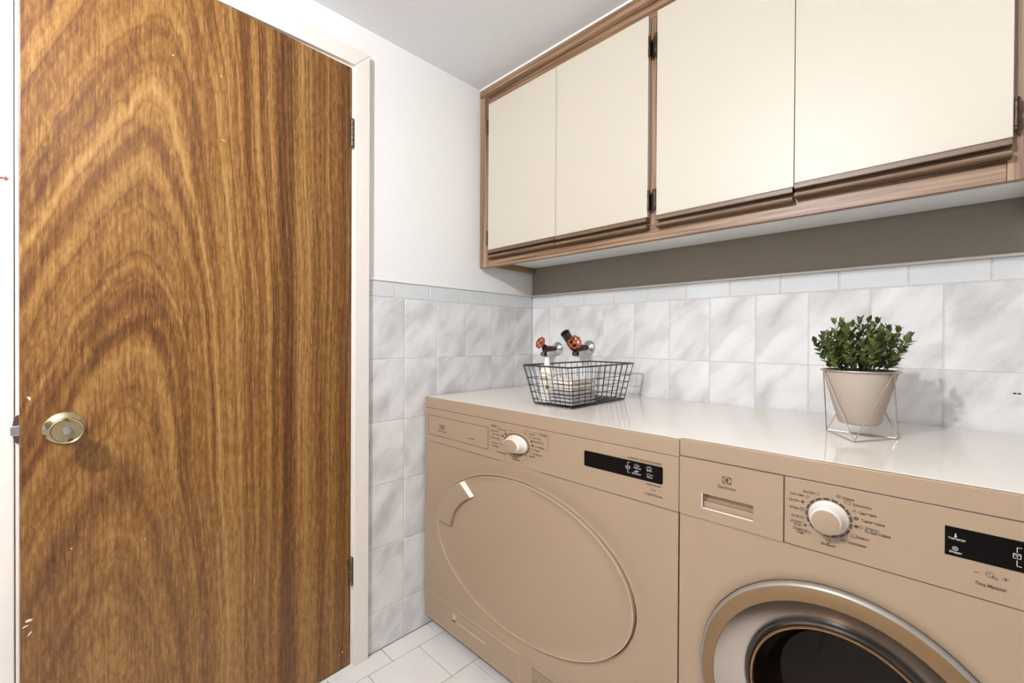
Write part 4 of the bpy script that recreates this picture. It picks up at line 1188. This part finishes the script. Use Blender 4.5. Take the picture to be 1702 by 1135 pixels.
for s in range(NS):
    # stems spread over a dome
    q = (s + 0.5) / NS
    az_ = s * 2.399963 + rng.uniform(-0.2, 0.2)
    tilt = math.radians(4 + 45 * math.sqrt(q)) * rng.uniform(0.92, 1.05)
    Ls = lerp(0.114, 0.082, q) * rng.uniform(0.86, 1.10)
    r0 = 0.038 * math.sqrt(q) * rng.uniform(0.7, 1.1)
    p0 = Vector((PX + r0 * math.cos(az_), PY + r0 * math.sin(az_), pot0 + PH - 0.012))
    d0 = Vector((math.sin(tilt) * math.cos(az_), math.sin(tilt) * math.sin(az_), math.cos(tilt)))
    up = Vector((0, 0, 1))
    pts = []
    K = 8
    p = p0.copy(); d = d0.copy()
    for k in range(K + 1):
        pts.append(p.copy())
        d = (d + up * 0.10).normalized()
        p = p + d * Ls / K
    stems.tube(pts, 0.0009, 5, radii=[0.0011 - 0.0007 * k / K for k in range(K + 1)])
    spin = rng.uniform(0, 2 * PI)
    for k in range(2, K + 1):
        t = (pts[k] - pts[k - 1]).normalized()
        ref = Vector((0, 0, 1)) if abs(t.z) < 0.95 else Vector((1, 0, 0))
        u = t.cross(ref).normalized(); w = t.cross(u)
        npair = 2 if k < K else 3
        for j in range(npair):
            a = spin + k * 1.35 + j * 2 * PI / npair
            out = u * math.cos(a) + w * math.sin(a)
            op = rng.uniform(0.45, 0.95) if k < K else 0.3
            dirv = (t * (1.1 - op * 0.55) + out * op + Vector((0, 0, 0.25))).normalized()
            side = dirv.cross(t)
            if side.length < 1e-4: side = u
            side.normalize(); nrm = side.cross(dirv)
            if nrm.dot(t) < 0: nrm = -nrm; side = -side
            sc = rng.uniform(0.8, 1.15) * (0.85 if k == K else 1.0)
            leaves.append((pts[k].copy(), dirv, side, nrm, sc))
build('stems', stems, 'stem', plant, smooth=True)
camv = CAM_POS
leaves.sort(key=lambda l: (l[0] + l[1] * 0.01 - camv).length)
rest = MB()
for i, (p, dv, sd, nm, sc) in enumerate(leaves):
    m4 = Matrix(((dv.x * sc, sd.x * sc, nm.x * sc, p.x), (dv.y * sc, sd.y * sc, nm.y * sc, p.y), (dv.z * sc, sd.z * sc, nm.z * sc, p.z), (0, 0, 0, 1)))
    if i < 290:
        o = bpy.data.objects.new('leaf', leaf_me); COL.objects.link(o)
        o.parent = plant
        o.matrix_basis = Matrix.Translation(-Vector(plant.location)) @ m4
    else:
        rest.add([m4 @ Vector(v) for v in lv], lf)
fo = build('foliage', rest, 'leaf', plant, smooth=True)
fo['kind'] = 'stuff'

# ------------------------------------------------------------------ two taps on the back wall
def escutcheon(parent, x, z, r):
    build('wall_flange', MB().lathe([(r, -0.0005), (r, 0.002), (r * 0.94, 0.006), (r * 0.72, 0.011), (r * 0.50, 0.015), (r * 0.36, 0.020), (r * 0.30, 0.022)], (x, 0.0, z), '-y', 40, cap1=True), 'chrome', parent, smooth=True)
def handwheel(parent, c, axis, r, name='hand_wheel'):
    c = Vector(c); ax_ = Vector(axis).normalized()
    ref = Vector((0, 0, 1)) if abs(ax_.z) < 0.9 else Vector((1, 0, 0))
    u = ax_.cross(ref).normalized(); w = ax_.cross(u)
    mb = MB()
    n = 48
    pts = []
    for i in range(n):
        a = 2 * PI * i / n
        rr = r * (1 + 0.10 * math.cos(8 * a))
        pts.append(c + (u * math.cos(a) + w * math.sin(a)) * rr)
    mb.tube(pts, 0.0042, 8, closed=True)
    for i in range(4):
        a = 2 * PI * (i + 0.5) / 4
        mb.tube([c - ax_ * 0.003, c + (u * math.cos(a) + w * math.sin(a)) * r], 0.0038, 8)
    mb.tube([c - ax_ * 0.010, c - ax_ * 0.004, c + ax_ * 0.002], 0.009, 16)
    o = build(name, mb, 'valve_red', parent, smooth=True)
    nb = MB().tube([c + ax_ * 0.001, c + ax_ * 0.005], 0.0055, 6)
    build('wheel_nut', nb, 'valve_brass', o)
    return o

# tap nearer the corner
v1 = thing('garden_tap', 'tarnished wall tap with a red hand wheel, nearer the room corner', 'tap', (0.156, 0.0, 1.038), 'laundry taps on the tiled wall')
escutcheon(v1, 0.156, 1.038, 0.030)
b1 = MB().tube([(0.156, -0.018, 1.038), (0.156, -0.040, 1.038), (0.156, -0.046, 1.038), (0.156, -0.080, 1.037), (0.156, -0.098, 1.036)], 0.0105, 16, radii=[0.0105, 0.0105, 0.0125, 0.0125, 0.010])
b1.tube([(0.154, -0.074, 1.038), (0.152, -0.096, 1.050), (0.152, -0.104, 1.057)], 0.011, 16, radii=[0.013, 0.0105, 0.0075])
b1.tube([(0.156, -0.088, 1.036), (0.156, -0.096, 1.014)], 0.009, 14)
build('valve_body', b1, 'valve_body', v1, smooth=0.8)
build('spout_nut', MB().tube([(0.156, -0.0945, 1.020), (0.156, -0.0985, 1.007)], 0.0135, 8), 'valve_body', v1, smooth=0.5)
handwheel(v1, (0.150, -0.114, 1.064), (-0.10, -0.80, 0.35), 0.0215)

v2 = thing('garden_tap', 'tarnished wall tap with a red hand wheel and a black pipe stub pointing up', 'tap', (0.323, 0.0, 1.045), 'laundry taps on the tiled wall')
escutcheon(v2, 0.323, 1.045, 0.031)
b2 = MB().tube([(0.323, -0.018, 1.045), (0.323, -0.045, 1.045), (0.323, -0.050, 1.045), (0.323, -0.085, 1.042), (0.322, -0.104, 1.040)], 0.0115, 16, radii=[0.0115, 0.0115, 0.0140, 0.0140, 0.012])
b2.tube([(0.322, -0.080, 1.040), (0.322, -0.106, 1.048), (0.322, -0.122, 1.064), (0.321, -0.130, 1.078)], 0.017, 16, radii=[0.013, 0.017, 0.019, 0.019])
b2.tube([(0.328, -0.085, 1.046), (0.338, -0.122, 1.062)], 0.0095, 14)
build('valve_body', b2, 'valve_body', v2, smooth=0.8)
build('spout_nut', MB().tube([(0.323, -0.092, 1.028), (0.323, -0.098, 1.014)], 0.0140, 8), 'valve_body', v2, smooth=0.5)
# open pipe stub
mb = MB()
a0, a1 = Vector((0.3215, -0.124, 1.066)), Vector((0.316, -0.158, 1.106))
d = (a1 - a0).normalized()
mb.tube([a0, a1 - d * 0.006, a1 - d * 0.0055, a1], 0.018, 24, caps=False, radii=[0.0175, 0.0180, 0.0188, 0.0188])
mb.tube([a1 - d * 0.02, a1], 0.0160, 24, caps=False)
mb.tube([a1, a1 + d * 0.0002], 0.018, 24, caps=False, radii=[0.0188, 0.0160])
mb.tube([a1 - d * 0.0200, a1 - d * 0.0195], 0.0160, 24)
build('pipe_stub', mb, 'valve_rubber', v2, smooth=0.8)
handwheel(v2, (0.345, -0.132, 1.068), (0.72, -0.68, 0.10), 0.0225)

# ------------------------------------------------------------------ ceiling lamps (behind and above the camera)
lamp = thing('ceiling_lamp', 'bare bulb in a white holder on the ceiling', 'lamp', (LAMP_POS[0], LAMP_POS[1], ZC))
build('holder', MB().lathe([(0.055, 0.0), (0.055, -0.012), (0.030, -0.030), (0.024, -0.085), (0.020, -0.090)], (LAMP_POS[0], LAMP_POS[1], ZC), 'z', 32, cap1=True), 'trim_paint', lamp, smooth=True)
RB_ = 0.034
bulb_mat = plain('bulb_glow', (0.9, 0.9, 0.9), 0.5, emit=((1.0, 1.01, 1.04), LAMP_WATT / (PI * 4 * PI * RB_ ** 2)))
build('bulb', MB().lathe([(RB_ * max(math.sin(PI * i / 16), 0.002), -RB_ * math.cos(PI * i / 16)) for i in range(17)], LAMP_POS, 'z', 32), bulb_mat, lamp, smooth=True)

lamp2 = thing('ceiling_lamp', 'flat round white ceiling light', 'lamp', (LAMP2_POS[0], LAMP2_POS[1], ZC))
build('lamp_base', MB().lathe([(0.165, 0.0), (0.165, -0.030), (0.150, -0.032)], (LAMP2_POS[0], LAMP2_POS[1], ZC), 'z', 48), 'trim_paint', lamp2, smooth=True)
shade_mat = plain('shade_glow', (0.9, 0.9, 0.9), 0.5, emit=((1.0, 1.01, 1.04), LAMP2_WATT / (PI * PI * 0.15 ** 2)))
build('lamp_shade', MB().lathe([(0.150, -0.030), (0.140, -0.042), (0.10, -0.050), (0.05, -0.053), (0.001, -0.054)], (LAMP2_POS[0], LAMP2_POS[1], ZC), 'z', 48), shade_mat, lamp2, smooth=True)
